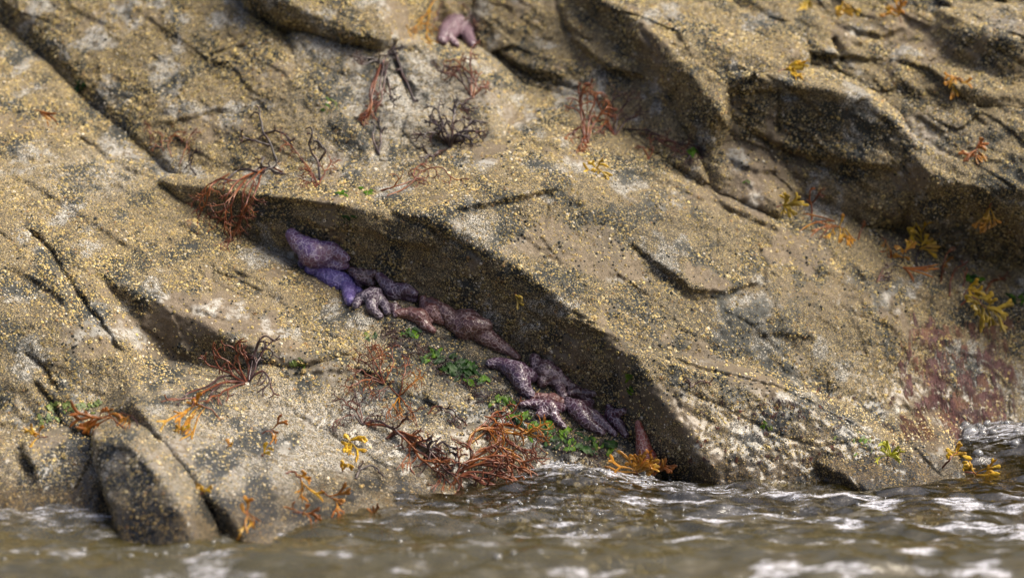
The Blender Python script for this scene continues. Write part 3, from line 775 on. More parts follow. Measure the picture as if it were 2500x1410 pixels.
def starfish(label, mat, centre, rc, arms, flat=.95, lift=.70):
    """centre and arm paths as photo pixels on the rock, radii in pixels (1 px is about 1 mm)"""
    V_, F_ = [], []; n = 0
    iv, jf = ICO2
    def blob(q, r, fl):
        nonlocal n
        u, v, w = q; N_ = nrm(np.array(u), np.array(v))
        a = np.cross(N_, [1, 0, .2]); a /= np.linalg.norm(a); b = np.cross(N_, a)
        c = np.array(q) + N_ * r * lift
        P = c + r * (iv[:, :1] * a + iv[:, 1:2] * b + fl * iv[:, 2:] * N_)
        V_.append(world_pt(P[:, 0], P[:, 1], P[:, 2])); F_.append(jf + n); n += len(iv)
    k = .001
    cq = hit(*centre)
    blob(cq, rc * .9 * k, flat * .9)
    for (pts, r0, r1, *up) in arms:
        pl = [centre] + list(pts)
        qs = np.array([hit(*p) for p in pl])
        d = np.concatenate([[0], np.cumsum(np.linalg.norm(np.diff(qs[:, :2], axis=0), axis=1))])
        L = d[-1]; s = 0.0
        while s <= L:
            t = s / L
            q = np.array([np.interp(s, d, qs[:, j]) for j in range(3)])
            sm = float(bil(SMOOTH, q[0], q[1]))
            q[2] = min(q[2] + .01, sm)
            if up: q[2] -= up[0] * k * math.sin(t * math.pi) 
            r = 1.2 * (r0 + (.8 * r1 - r0) * t ** .9) * k
            blob(q, r, flat)
            s += r * .35
    me = mesh_np('tmp', np.vstack(V_), np.vstack(F_))
    ob = bpy.data.objects.new('tmp', me); COL.objects.link(ob)
    rm = ob.modifiers.new('r', 'REMESH'); rm.mode = 'VOXEL'; rm.voxel_size = .0025
    sm_ = ob.modifiers.new('s', 'SMOOTH'); sm_.factor = .5; sm_.iterations = 4
    dg = bpy.context.evaluated_depsgraph_get()
    nm = bpy.data.meshes.new_from_object(ob.evaluated_get(dg))
    bpy.data.objects.remove(ob); bpy.data.meshes.remove(me)
    # origin at the animal's middle
    co = np.empty(len(nm.vertices) * 3, np.float32); nm.vertices.foreach_get('co', co); co = co.reshape(-1, 3)
    o0 = co.mean(0); d_ = .0011 * perlin(co[:, 0] * 150, co[:, 1] * 150, co[:, 2] * 150)
    nr = np.empty(len(nm.vertices) * 3, np.float32); nm.vertices.foreach_get('normal', nr)
    co = co + nr.reshape(-1, 3) * d_[:, None]
    nm.vertices.foreach_set('co', (co - o0).astype(np.float32).ravel()); nm.update()
    nm.polygons.foreach_set('use_smooth', np.ones(len(nm.polygons), bool))
    nm.materials.clear(); nm.materials.append(SM[mat]); nm.name = 'starfish'
    o = link('starfish', nm, label=label, category='starfish', group='starfish on the rocks')
    o.location = o0
    return o

starfish('pale mauve starfish highest in the crevice with a blunt raised arm', 'mauve', (775, 612), 38, [([(742, 590), (717, 568)], 30, 19, 8), ([(815, 607), (850, 628)], 34, 13), ([(800, 635), (848, 646)], 28, 12), ([(745, 640)], 26, 16)])
starfish('vivid violet starfish arching over the pale slab edge', 'violet', (834, 686), 30, [([(800, 668), (754, 668)], 28, 18, 10), ([(846, 714), (862, 748)], 25, 15, 8), ([(862, 695), (878, 718)], 18, 12, 6), ([(850, 672)], 18, 12)])
starfish('small dark brown starfish wedged behind the violet one', 'umber', (888, 672), 22, [([(858, 657)], 16, 11), ([(920, 664)], 16, 10), ([(915, 690)], 18, 12), ([(880, 696)], 16, 11)])
starfish('dusky plum starfish with a pale streaked arm, beside the small dark brown one', 'plum', (968, 704), 28, [([(945, 682), (930, 670)], 20, 13, 5), ([(995, 700), (1020, 716)], 22, 11), ([(1000, 722), (1018, 728)], 20, 10), ([(955, 722)], 20, 14)])
starfish('greyish speckled starfish lying below the violet one', 'grey', (908, 735), 27, [([(880, 740), (872, 752)], 20, 12), ([(905, 760), (928, 778)], 18, 10), ([(935, 750), (944, 768)], 19, 11), ([(925, 722)], 20, 14)])
starfish('thin dark starfish half hidden in the black hollow', 'umber', (960, 758), 14, [([(945, 750)], 12, 8), ([(965, 775)], 12, 8), ([(985, 765)], 12, 9)])
starfish('rusty starfish with one arm propped upright behind the big brown one', 'rust', (1052, 775), 26, [([(1045, 750), (1036, 724)], 20, 11, 6), ([(1030, 752)], 18, 12), ([(1078, 790)], 22, 15), ([(1072, 760)], 20, 14)])
starfish('pinkish brown starfish at the foot of the group, above the green weed', 'rust', (1020, 785), 24, [([(990, 772), (965, 770)], 20, 11), ([(1035, 800), (1058, 812)], 18, 9), ([(1000, 762)], 18, 12), ([(1048, 790)], 20, 12)])
starfish('big brown starfish with a long ridged arm and a folded lobe', 'brown', (1140, 805), 36, [([(1105, 766), (1070, 742), (1050, 730)], 31, 12, 6), ([(1165, 785), (1196, 790)], 32, 20, 14), ([(1190, 840), (1235, 860), (1262, 874)], 32, 10), ([(1120, 815)], 28, 18)])
starfish('spotted plum starfish spread flat on the crevice floor', 'plum', (1258, 925), 33, [([(1220, 898), (1190, 893)], 26, 13), ([(1275, 955), (1296, 972)], 26, 12), ([(1300, 928)], 26, 17), ([(1250, 900)], 26, 18)])
starfish('dark wet starfish with its arm raised against the wall, at right of the spotted one', 'umber', (1330, 920), 30, [([(1315, 890), (1306, 870)], 24, 14, 10), ([(1365, 925), (1405, 942)], 27, 12), ([(1362, 950), (1378, 978)], 17, 12), ([(1320, 945)], 22, 14)])
starfish('reddish brown starfish squeezed between the dark ones near the water', 'rust', (1345, 985), 20, [([(1310, 974), (1294, 974)], 16, 10), ([(1370, 985)], 17, 12), ([(1350, 1000)], 15, 10)])
starfish('slim dark starfish arm pointing right under the wall', 'umber', (1405, 962), 15, [([(1430, 956), (1455, 958)], 14, 9), ([(1420, 975), (1448, 980)], 13, 8), ([(1385, 965)], 14, 10)])
starfish('deep maroon starfish with pale spots among the green weed', 'maroon', (1338, 1008), 26, [([(1300, 992), (1272, 990)], 20, 9), ([(1355, 1030), (1376, 1046)], 17, 9), ([(1310, 1020)], 20, 12), ([(1370, 1000)], 20, 13)])
starfish('glossy black-purple starfish reaching two arms down to the water', 'maroon', (1402, 1008), 28, [([(1430, 1035), (1468, 1060)], 22, 12), ([(1450, 1022), (1478, 1045), (1500, 1064)], 18, 9), ([(1440, 990)], 20, 12), ([(1385, 985)], 22, 14)])
starfish('dark red starfish clinging in the wet corner by the water', 'maroon', (1505, 1010), 17, [([(1490, 990)], 15, 10), ([(1520, 1035), (1532, 1062)], 17, 10), ([(1530, 1000)], 14, 9)])
starfish('orange-red starfish with one arm standing up from the splash', 'red', (1590, 1112), 24, [([(1578, 1075), (1562, 1028)], 23, 9), ([(1605, 1140)], 20, 13), ([(1570, 1130)], 18, 12)])
starfish('blurred pink starfish hunched in the gully at the top', 'pink', (1112, 72), 42, [([(1085, 85), (1075, 108)], 30, 18), ([(1135, 95), (1150, 118)], 28, 16), ([(1140, 70), (1158, 82)], 30, 18), ([(1090, 100), (1110, 116)], 24, 14)], flat=.9, lift=.6)
# ------------------------------------------------------------------ seaweed
def weed_mat(name, col, tip, transl=.25, rough=.35, scale=40.0, coat=.35):
    return simple_mat(name, col, rough, .5 if coat > .2 else .25, coat, .15, transl, .35, scale, tip)
WM = dict(
 dark=weed_mat('weed_dark', (.022, .011, .012), (.055, .022, .016), .05),
 redbrown=weed_mat('weed_red_brown', (.150, .040, .016), (.27, .085, .020)),
 purple=weed_mat('weed_purple_brown', (.055, .026, .026), (.15, .045, .022)),
 orange=weed_mat('weed_orange', (.30, .095, .012), (.42, .19, .020), .35),
 amber=weed_mat('weed_amber', (.46, .21, .014), (.60, .36, .030), .4),
 yellow=weed_mat('weed_yellow', (.62, .41, .022), (.48, .27, .016), .4),
 olive=weed_mat('weed_olive', (.40, .28, .022), (.56, .38, .034), .4),
 lime=weed_mat('weed_lime', (.42, .42, .030), (.50, .44, .05), .4),
)
LETT = [weed_mat('lettuce_bright', (.075, .17, .010), (.15, .27, .020), .4, .5, 60.0, .06), weed_mat('lettuce_dark', (.012, .040, .008), (.030, .085, .012), .3, .5, 60.0, .06),
        weed_mat('lettuce_moss', (.085, .13, .020), (.16, .21, .035), .3, .6, 90.0)]

def resample(P, n):
    """smooth path through points"""
    P = np.asarray(P, float)
    if len(P) == 2: P = np.array([P[0], (P[0] + P[1]) / 2, P[1]])
    d = np.concatenate([[0], np.cumsum(np.linalg.norm(np.diff(P[:, :2], axis=0), axis=1) + 1e-6)])
    t = np.linspace(0, d[-1], n); out = np.empty((n, P.shape[1]))
    m = np.gradient(P, d, axis=0)
    k = np.clip(np.searchsorted(d, t, side='right') - 1, 0, len(d) - 2)
    h = (d[k + 1] - d[k]); s = ((t - d[k]) / h)[:, None]; h = h[:, None]
    return (2*s**3 - 3*s**2 + 1) * P[k] + (s**3 - 2*s**2 + s) * h * m[k] + (-2*s**3 + 3*s**2) * P[k+1] + (s**3 - s**2) * h * m[k+1]

class Geo:
    def __init__(s): s.V = []; s.F = []; s.n = 0
    def tube(s, P, R, flat=1.0, K=5, roll=0.0):
        """tapered strand along shore-frame points; flat < 1 makes a strap that is wide across the view"""
        P = np.asarray(P, float); N = len(P)
        Tn = np.gradient(P, axis=0); Tn /= np.linalg.norm(Tn, axis=1)[:, None] + 1e-9
        ref = np.array([math.sin(roll), .0, -math.cos(roll)])
        A = np.cross(Tn, ref); A /= np.linalg.norm(A, axis=1)[:, None] + 1e-9
        B = np.cross(Tn, A)
        an = np.arange(K) * 2 * np.pi / K
        R = np.asarray(R)[:, None, None]
        ring = P[:, None] + R * (np.cos(an)[None, :, None] * A[:, None] + flat * np.sin(an)[None, :, None] * B[:, None])
        s.V.append(ring.reshape(-1, 3)); s.V.append(P[-1:] + Tn[-1:] * float(np.ravel(R)[-1]) * .6)
        i = np.arange(N - 1)[:, None] * K; k = np.arange(K)[None]; k2 = (k + 1) % K
        q = np.stack([i + k, i + k2, i + K + k2, i + K + k], -1).reshape(-1, 4)
        f = np.concatenate([q[:, [0, 1, 2]], q[:, [0, 2, 3]]])
        e = (N - 1) * K
        cap = np.array([[e + j, e + (j + 1) % K, N * K] for j in range(K)])
        s.F.append(np.concatenate([f, cap]) + s.n); s.n += N * K + 1
    def build(s, name, mat, parent, o0):
        V_ = np.vstack(s.V); P = world_pt(V_[:, 0], V_[:, 1], V_[:, 2]) - o0
        me = mesh_np(name, P, np.vstack(s.F), mat)
        o = bpy.data.objects.new(name, me); COL.objects.link(o); o.parent = parent
        return o

def floor_at(u, v): return bil(SMOOTH, u, v)

def lay(P, off):
    """keep strand points at least a little in front of the rock"""
    P = P.copy()
    P[:, 2] = np.minimum(P[:, 2], floor_at(P[:, 0], P[:, 1]) - off)
    return P

def path_on_rock(pts, lift, n, wob=.010):
    """photo pixels -> shore frame path on the rock, raised by lift (first, last, arch) metres"""
    q = np.array([hit(*p) for p in pts])
    # keep a strand from jumping across a gap behind it
    q[1:, 2] = np.clip(q[1:, 2], q[0, 2] - .35, q[0, 2] + .10)
    P = resample(q, n); t = np.linspace(0, 1, n)
    P[:, 2] -= lift[0] * (1 - t) + lift[1] * t + lift[2] * np.sin(t * np.pi)
    ph = random.random() * 50
    P[:, 0] += wob * perlin(t * 5 + ph, 0, 0.5) * t; P[:, 1] += wob * perlin(t * 5, ph, 2.5) * t; P[:, 2] += wob * perlin(t * 4, 1.5, ph) * t
    return lay(P, .002)

def fork(g, p, d, L, r, depth, spread=.55, sag=0.0, flat=1.0):
    """dichotomous branching strand"""
    n = 6; P = np.empty((n, 3)); q = p.copy(); dd = d.copy(); bend = random.uniform(-.30, .30)
    for i in range(n):
        P[i] = q
        c, s_ = math.cos(bend), math.sin(bend)
        dd = np.array([dd[0] * c - dd[1] * s_, dd[0] * s_ + dd[1] * c - sag, dd[2] * .92]); dd /= np.linalg.norm(dd)
        q = q + dd * L / (n - 1)
    P = lay(P, .0015)
    g.tube(P, np.linspace(r, r * .74, n), flat, 4 if flat == 1.0 else 4, random.uniform(-.6, .6) if flat < 1 else 0)
    if depth > 0:
        a = random.uniform(.5, 1.2) * spread
        for sgn in (-1, 1):
            if depth < 2 and random.random() < .12: continue
            c, s_ = math.cos(a * sgn), math.sin(a * sgn)
            nd = np.array([dd[0] * c - dd[1] * s_, dd[0] * s_ + dd[1] * c, dd[2] + random.uniform(-.45, .25)]); nd /= np.linalg.norm(nd)
            fork(g, P[-1], nd, L * random.uniform(.6, .95), r * .78, depth - 1, spread, sag, flat)

def empty(name, loc, **props):
    o = bpy.data.objects.new(name, None); COL.objects.link(o); o.location = loc; o.empty_display_size = .02
    for k, v in props.items(): o[k] = v
    return o

def base_of(px, py):
    q = hit(px, py); return world_pt(*q)

def twiggy(label, mat, stems, r=1.5, lift=(0, .02, .012), br=3, depth=2, blen=26, sag=.0, mat2=None, name='red_seaweed'):
    """bushy thin-stranded seaweed: every main strand with its forks is one frond"""
    o0 = base_of(*stems[0][0])
    root = empty(name, o0, label=label, category='seaweed', group='branched red and dark seaweed')
    for si, st in enumerate(stems):
        g = Geo(); n = max(8, 4 * len(st))
        P = path_on_rock(st, lift, n)
        r = r * 1.0
        g.tube(P, np.linspace(r, r * .72, n) * .00148, 1.0, 6)
        for b in range(br + 1):
            t = .35 + .65 * (b + random.random() * .8) / max(br, 1); t = min(t, 1.0)
            i = min(int(t * (n - 1)), n - 2); d = P[i + 1] - P[i]; d /= np.linalg.norm(d) + 1e-9
            a = random.choice((-1, 1)) * random.uniform(.25, .8)
            d = np.array([d[0] * math.cos(a) - d[1] * math.sin(a), d[0] * math.sin(a) + d[1] * math.cos(a), d[2] + random.uniform(-.5, .1)]); d /= np.linalg.norm(d)
            fork(g, P[i], d, blen * .001 * random.uniform(.6, 1.15), r * .00120, depth, sag=sag + .03)
        d = P[-1] - P[-3]; d /= np.linalg.norm(d) + 1e-9
        fork(g, P[-1], d, blen * .001 * .8, r * .00114, depth, sag=sag + .03)
        g.build('frond', WM[mat2 if (mat2 and si % 2) else mat], root, o0)
    return root

def strap(g, p, d, L, w0, w1, roll, tip=False, bend=None, sag=.03):
    """one flat piece of a frond; returns its end point and direction"""
    n = 7; P = np.empty((n, 3)); q = p.copy(); dd = d.copy(); bend = random.uniform(-.13, .13) if bend is None else bend
    for i in range(n):
        P[i] = q; c, s_ = math.cos(bend), math.sin(bend)
        dd = np.array([dd[0] * c - dd[1] * s_, dd[0] * s_ + dd[1] * c - sag, dd[2] * .95 + random.uniform(-.04, .04)]); dd /= np.linalg.norm(dd); q = q + dd * L / (n - 1)
    P = lay(P, .0025); t = np.linspace(0, 1, n)
    wp = w0 + (w1 - w0) * t
    if tip: wp = wp * np.sqrt(np.clip(1.02 - t ** 5, .05, 1))
    g.tube(P, wp, .17, 6, roll)
    return P[-1], dd

def turn(d, a, dz):
    c, s_ = math.cos(a), math.sin(a)
    n = np.array([d[0] * c - d[1] * s_, d[0] * s_ + d[1] * c, d[2] + dz]); return n / np.linalg.norm(n)

def blade_geo(p, d, L, wid, forks):
    """narrow stalk that widens and forks twice into rounded lobes"""
    g = Geo(); roll = random.uniform(-.9, .9)
    if not forks:
        strap(g, p, d, L, wid * .5, wid, roll, True); return g
    e, dd = strap(g, p, d, L * random.uniform(.35, .5), wid * .28, wid * .55, roll)
    for sgn in (-1, 1):
        e2, d2 = strap(g, e, turn(dd, sgn * random.uniform(.15, .5), random.uniform(-.35, .2)), L * random.uniform(.22, .40), wid * .5, wid * .85, roll + random.uniform(-.3, .3))
        for s2 in (-1, 1):
            if random.random() < .2: continue
            strap(g, e2, turn(d2, s2 * random.uniform(.15, .55), random.uniform(-.4, .2)), L * random.uniform(.14, .34), wid * .7, wid * random.uniform(.7, 1.1), roll + random.uniform(-.5, .5), True)
    return g

def rockweed(label, mat, stem, blades, wid=5.0, r=1.6, lift=(0, .02, .01), stem_mat='redbrown', name='rockweed', forks=True, spread=1.0):
    """flat-bladed weed: a stem path and blades [(direction degrees in the photo, length px)] from its end"""
    o0 = base_of(*stem[0])
    root = empty(name, o0, label=label, category='seaweed', group='yellow and orange rockweed')
    n = max(6, 4 * len(stem)); P = path_on_rock(stem, lift, n)
    g = Geo(); g.tube(P, np.linspace(r, r * .85, n) * .001, .7, 5); g.build('stem', WM[stem_mat], root, o0)
    extra = [(dg + random.choice((-1, 1)) * random.uniform(14, 30), L * random.uniform(.5, .8)) for dg, L in blades if random.random() < .45]
    for bi, (deg, L) in enumerate(list(blades) + extra):
        a = math.radians(deg + random.uniform(-6, 6)); i = n - 1 - (bi % 3) * (n // 6)
        d = np.array([math.cos(a), math.sin(a), random.uniform(-.5, .1)]); d /= np.linalg.norm(d)
        blade_geo(P[i], d, L * .00135 * random.uniform(.7, 1.15), wid * .00105 * random.uniform(.75, 1.2), forks and L > 13).build('blade', WM[mat], root, o0)
    return root

def lettuce(label, px, py, sx, sy, n, size, mat=0, cat='sea lettuce', name='sea_lettuce', mats=None):
    o0 = base_of(px, py)
    root = empty(name, o0, label=label, category=cat, group='green weed')
    for k in range(n):
        q = hit(px + random.gauss(0, sx), py + random.gauss(0, sy)); u, v, w = q
        N_ = nrm(np.array(u), np.array(v)); a = np.cross(N_, [random.uniform(-1, 1), random.uniform(-1, 1), .3]); a /= np.linalg.norm(a); b = np.cross(N_, a)
        m = 6; s_ = np.linspace(-1, 1, m); A, B = np.meshgrid(s_, s_); ph = random.random() * 40
        L = size * .0013 * random.uniform(.5, 1.3); W_ = L * random.uniform(.25, .6)
        rad = 1 - .25 * np.abs(perlin(A * 2 + ph, B * 2, .5))
        H = .55 * W_ * perlin(A * 2.3 + ph, B * 2.3, 1.7) + .35 * W_ * (1 - .5 * A * A)
        P = q + (A * rad * L * .5)[..., None] * a + (B * np.sqrt(1 - .6 * A * A) * rad * W_ * .5)[..., None] * b + H[..., None] * N_
        P = P.reshape(-1, 3); P[:, 2] = np.minimum(P[:, 2], floor_at(P[:, 0], P[:, 1]) - .0008)
        idx = np.arange(m * m).reshape(m, m); F_ = np.stack([idx[:-1, :-1], idx[:-1, 1:], idx[1:, 1:], idx[1:, :-1]], -1).reshape(-1, 4)
        me = mesh_np('leaf', world_pt(P[:, 0], P[:, 1], P[:, 2]) - o0, F_, LETT[mats[k % len(mats)] if mats else mat])
        o = bpy.data.objects.new('leaf', me); COL.objects.link(o); o.parent = root

# ---- thin branched clumps
twiggy('big red-brown clump hanging over the lip at the crevice top', 'redbrown', [[(620,425),(590,440),(540,440),(490,475)], [(650,412),(600,435),(560,480),(540,540)], [(690,420),(660,410),(610,450),(590,510)], [(600,440),(575,480),(565,540),(560,575)], [(640,420),(630,470),(600,520),(585,550)], [(560,425),(525,450),(500,500),(490,520)], [(590,450),(560,500),(548,560)], [(620,445),(606,500),(580,560)]], 1.7, (.01,.03,.03), 3, 2, 24, .05)
twiggy('dark arching strands on top of the big hanging clump', 'dark', [[(545,450),(580,420),(640,420),(670,412)], [(600,440),(640,408),(690,425)], [(640,420),(645,385)]], 2.29, (.0,.05,.02), 1, 1, 18)
twiggy('lone dark twig with crooked arms left of the looped twig', 'dark', [[(676,392),(660,350),(640,310),(636,280)], [(660,355),(625,345),(598,335)], [(648,325),(680,322),(705,335)]], 2.29, (0,.04,.01), 1, 1, 18)
twiggy('dark looped twig rising from a red tuft above the crevice lip', 'dark', [[(782,440),(775,390),(760,355),(768,325)], [(778,395),(795,370),(786,350)]], 2.29, (0,.04,.01), 1, 1, 16)
twiggy('small red tuft at the foot of the looped twig', 'redbrown', [[(775,455),(768,430),(752,415)], [(778,452),(790,425),(805,405)], [(772,458),(765,445),(750,450)], [(776,450),(740,390),(700,345)]], 1.3, (0,.02,.01), 3, 2, 18)
twiggy('little black hooked twig beside the diagonal crack', 'dark', [[(482,430),(466,410),(460,390)], [(465,400),(480,375)]], 1.6, (0,.03,.0), 1, 1, 14)
twiggy('thin brown fringe in the diagonal crack', 'redbrown', [[(420,385),(415,350),(430,330)], [(400,370),(395,340)], [(370,345),(365,315)], [(440,400),(455,360),(470,330)]], 1.1, (0,.02,.01), 2, 2, 18)
twiggy('black twig bent in a loop left of the dark bush', 'dark', [[(926,378),(912,345),(915,310)], [(924,372),(932,340),(922,305)]], 2.43, (0,.04,.0), 1, 1, 12)
twiggy('dense black bush on the pale rock above the boulder', 'dark', [[(1098,360),(1090,320),(1072,275)], [(1100,358),(1105,310),(1112,265)], [(1098,355),(1130,325),(1168,320)], [(1094,352),(1060,325),(1030,330)], [(1096,356),(1085,335),(1060,300)], [(1100,350),(1125,345),(1150,300)], [(1090,365),(1070,375),(1055,380)], [(1100,360),(1110,330),(1140,335)]], 2.43, (0,.05,.01), 3, 2, 20)
twiggy('reddish drooping brush under a spiky black top on the pale slab', 'purple', [[(938,150),(930,200),(915,250)], [(930,160),(915,220),(900,275)], [(945,160),(938,215),(922,262)], [(925,170),(905,230),(895,280)]], 2.03, (.02,.01,.02), 2, 2, 20, .08, 'redbrown')
twiggy('spiky black top of the drooping brush', 'dark', [[(940,180),(925,155),(885,165)], [(940,185),(935,150),(955,125)], [(938,175),(915,145),(900,150)], [(945,190),(950,215),(952,240)]], 2.03, (0,.05,.0), 2, 2, 20)
twiggy('straight dark strand lying down the pale slab', 'dark', [[(963,115),(975,165),(990,200),(1012,245)], [(966,120),(960,135)]], 2.97, (0,.004,.008), 2, 1, 10)
twiggy('loose brown clump below the pink starfish', 'purple', [[(1150,235),(1140,190),(1120,170)], [(1152,235),(1150,180),(1148,130)], [(1148,230),(1110,185),(1080,178)], [(1155,235),(1180,215),(1190,210)], [(1150,240),(1135,250),(1130,265)], [(1155,240),(1160,200),(1110,150)]], 1.89, (0,.04,.01), 3, 2, 20, 0, 'redbrown')
twiggy('yellow-brown weed hanging in the gully over the pink starfish', 'amber', [[(1050,20),(1045,60),(1040,95)], [(1080,5),(1070,30),(1060,55)], [(1060,0),(1030,50),(1010,70)], [(1130,10),(1150,40),(1155,60)]], 1.5, (0,.02,.02), 4, 2, 24, .05, 'purple')
twiggy('upright brown clump with drooping tips on top of the boulder', 'redbrown', [[(1432,345),(1425,300),(1410,240)], [(1430,345),(1440,290),(1450,245)], [(1428,350),(1412,315),(1400,320)], [(1430,345),(1418,280),(1420,225)], [(1434,345),(1450,300),(1475,270)], [(1436,350),(1426,330),(1415,345)]], 2.16, (0,.04,.02), 2, 2, 20, .03)
twiggy('wispy clump with spread thin arms right of the upright brown one', 'purple', [[(1500,330),(1495,290),(1490,240)], [(1498,330),(1475,290),(1455,250)], [(1502,330),(1530,295),(1560,275)], [(1500,328),(1480,300),(1465,320)], [(1500,330),(1510,280),(1530,250)]], 1.76, (0,.05,.01), 2, 2, 22, 0, 'redbrown')
twiggy('long loose strands lying towards the dark ledge', 'purple', [[(1520,315),(1580,320),(1650,350)], [(1560,325),(1620,335),(1680,375)], [(1590,330),(1640,365),(1690,385)], [(1600,340),(1650,350),(1700,360)]], 1.2, (0,.01,.01), 3, 2, 22)
twiggy('fine red branch trailing over the boulder lip', 'redbrown', [[(945,478),(1000,455),(1040,420),(1080,418),(1110,435)], [(930,465),(975,455),(1020,435)], [(1015,440),(1010,425),(1025,405)]], 1.5, (0,.02,.02), 2, 2, 20)
twiggy('single thin red sprig with a yellow bud on the boulder top', 'redbrown', [[(1583,390),(1575,370),(1555,360)], [(1583,390),(1592,365),(1588,345)]], 1.5, (0,.02,.0), 1, 1, 12)
twiggy('spiky red-brown tuft lying on the low front rock', 'redbrown', [[(604,938),(590,890),(578,842)], [(606,938),(622,880),(640,822)], [(600,935),(560,905),(520,885)], [(604,935),(640,905),(668,935)], [(600,932),(540,935),(490,965),(440,972)], [(600,930),(550,915),(500,945),(460,965)], [(602,935),(560,945),(510,970)], [(606,930),(635,880),(655,845)], [(600,930),(570,890),(540,870)], [(598,935),(560,930),(520,955)], [(604,936),(612,900),(600,860)]], 2.0, (0,.05,.02), 2, 1, 26, .02, 'purple')
twiggy('feathery red tuft in the middle of the front rock', 'redbrown', [[(935,935),(930,885),(932,838)], [(936,935),(915,900),(890,880)], [(934,935),(900,925),(858,940)], [(936,935),(955,900),(960,870)], [(936,935),(900,910),(870,900)], [(938,936),(925,900),(905,860)]], 1.3, (0,.04,.01), 3, 2, 22)
twiggy('second feathery red tuft just right of the first', 'redbrown', [[(975,965),(985,925),(990,890)], [(975,968),(960,985),(950,1000)], [(976,968),(995,990),(1010,1005)], [(975,965),(1000,945),(1015,930)], [(974,966),(950,945),(930,950)], [(976,970),(975,990),(985,1010)]], 1.3, (0,.035,.01), 3, 2, 20, .02, 'orange')
twiggy('sparse purple branch left of the long trailing bundle', 'purple', [[(885,1035),(870,1000),(830,975)], [(884,1035),(860,1010),(825,1025)], [(886,1032),(880,990),(870,965)], [(886,1035),(905,1015),(920,1010)]], 1.4, (0,.03,.01), 3, 2, 18)
twiggy('long dark bundle trailing down to the red clump', 'purple', [[(885,1035),(920,1025),(970,1050),(1010,1075)], [(895,1035),(950,1040),(1000,1080),(1060,1130)], [(950,1065),(980,1055),(1030,1085),(1090,1120)], [(945,1070),(960,1055),(1020,1070),(1050,1100)], [(990,1060),(1040,1090),(1080,1130),(1110,1160)], [(1000,1075),(1030,1120),(1070,1150)]], 2.2, (0,.02,.02), 3, 2, 26, .03, 'redbrown')
twiggy('black forked twig poking out of the trailing bundle', 'dark', [[(1035,1120),(1045,1095),(1065,1080)], [(1050,1100),(1040,1085)], [(1055,1095),(1085,1075),(1110,1110)]], 2.2, (0,.04,.01), 1, 1, 18)
twiggy('arched orange-brown clump at the right of the front rock', 'orange', [[(1140,1095),(1150,1060),(1190,1040),(1240,1045)], [(1145,1090),(1160,1050),(1200,1020),(1250,1010)], [(1150,1080),(1200,1045),(1260,1060),(1300,1050)], [(1180,1050),(1230,1060),(1260,1090)], [(1190,1045),(1210,1070),(1235,1095)], [(1170,1050),(1190,1030),(1200,1005)], [(1200,1040),(1250,1035),(1290,1060)], [(1200,1045),(1240,1080),(1290,1095)]], 2.0, (0,.04,.02), 3, 2, 26, .03, 'redbrown')
twiggy('thick red clump sweeping into the water at the front rock edge', 'redbrown', [[(1108,1180),(1120,1145),(1150,1120),(1200,1110)], [(1106,1180),(1140,1150),(1200,1150),(1250,1165)], [(1105,1178),(1130,1160),(1180,1165),(1220,1180)], [(1120,1150),(1170,1130),(1230,1130),(1285,1150)], [(1130,1140),(1190,1110),(1250,1115),(1290,1130)], [(1125,1150),(1150,1115),(1190,1085)], [(1140,1130),(1200,1135),(1260,1160)], [(1150,1120),(1220,1090),(1260,1110)], [(1130,1155),(1190,1175),(1240,1175)]], 2.3, (0,.04,.025), 3, 2, 30, .04)
twiggy('thin arched twig above the arched orange-brown clump', 'purple', [[(1045,1010),(1065,990),(1090,1000),(1110,1025)], [(1075,992),(1100,1000),(1125,1018)]], 1.5, (0,.01,.02), 2, 2, 14)
twiggy('bare black forked twig on the wet front rock', 'dark', [[(868,1168),(878,1145),(890,1122)], [(878,1145),(910,1135),(938,1155)]], 1.9, (0,.03,.01), 0, 0, 10)
twiggy('slender orange stalk standing behind the first rockweed tuft', 'redbrown', [[(1981,540),(1980,500),(1972,470)], [(1980,500),(1992,470)]], 1.9, (0,.05,.0), 1, 1, 14)
twiggy('small dark red sprig on the boulder shoulder', 'purple', [[(2140,688),(2155,672),(2170,665)], [(2142,688),(2150,660),(2168,650)], [(2145,686),(2170,675)]], 1.5, (0,.02,.0), 2, 1, 10)
twiggy('thin upright stalk at right of the tall yellow rockweed', 'redbrown', [[(2296,690),(2300,650),(2308,610)], [(2300,655),(2312,630)]], 1.9, (0,.05,.0), 1, 1, 10, 0, 'orange')
twiggy('curled stalk with a pale yellow tip near the olive rockweed', 'redbrown', [[(2318,722),(2320,680),(2330,655),(2345,645)], [(2352,700),(2350,660)]], 1.8, (0,.05,.0), 1, 1, 8)
twiggy('short straw of weed left of the tall yellow rockweed', 'redbrown', [[(2095,585),(2102,555),(2110,545)]], 1.6, (0,.04,.0), 1, 1, 10)
twiggy('low red sprig on the light slab below the crack', 'purple', [[(1685,945),(1700,935),(1730,932)], [(1685,945),(1680,925)]], 1.5, (0,.01,.0), 1, 1, 10)
twiggy('curved brown sprig against the far right ledge', 'redbrown', [[(2405,712),(2415,690),(2440,680)], [(2415,692),(2452,672)]], 1.6, (0,.03,.0), 1, 1, 10)

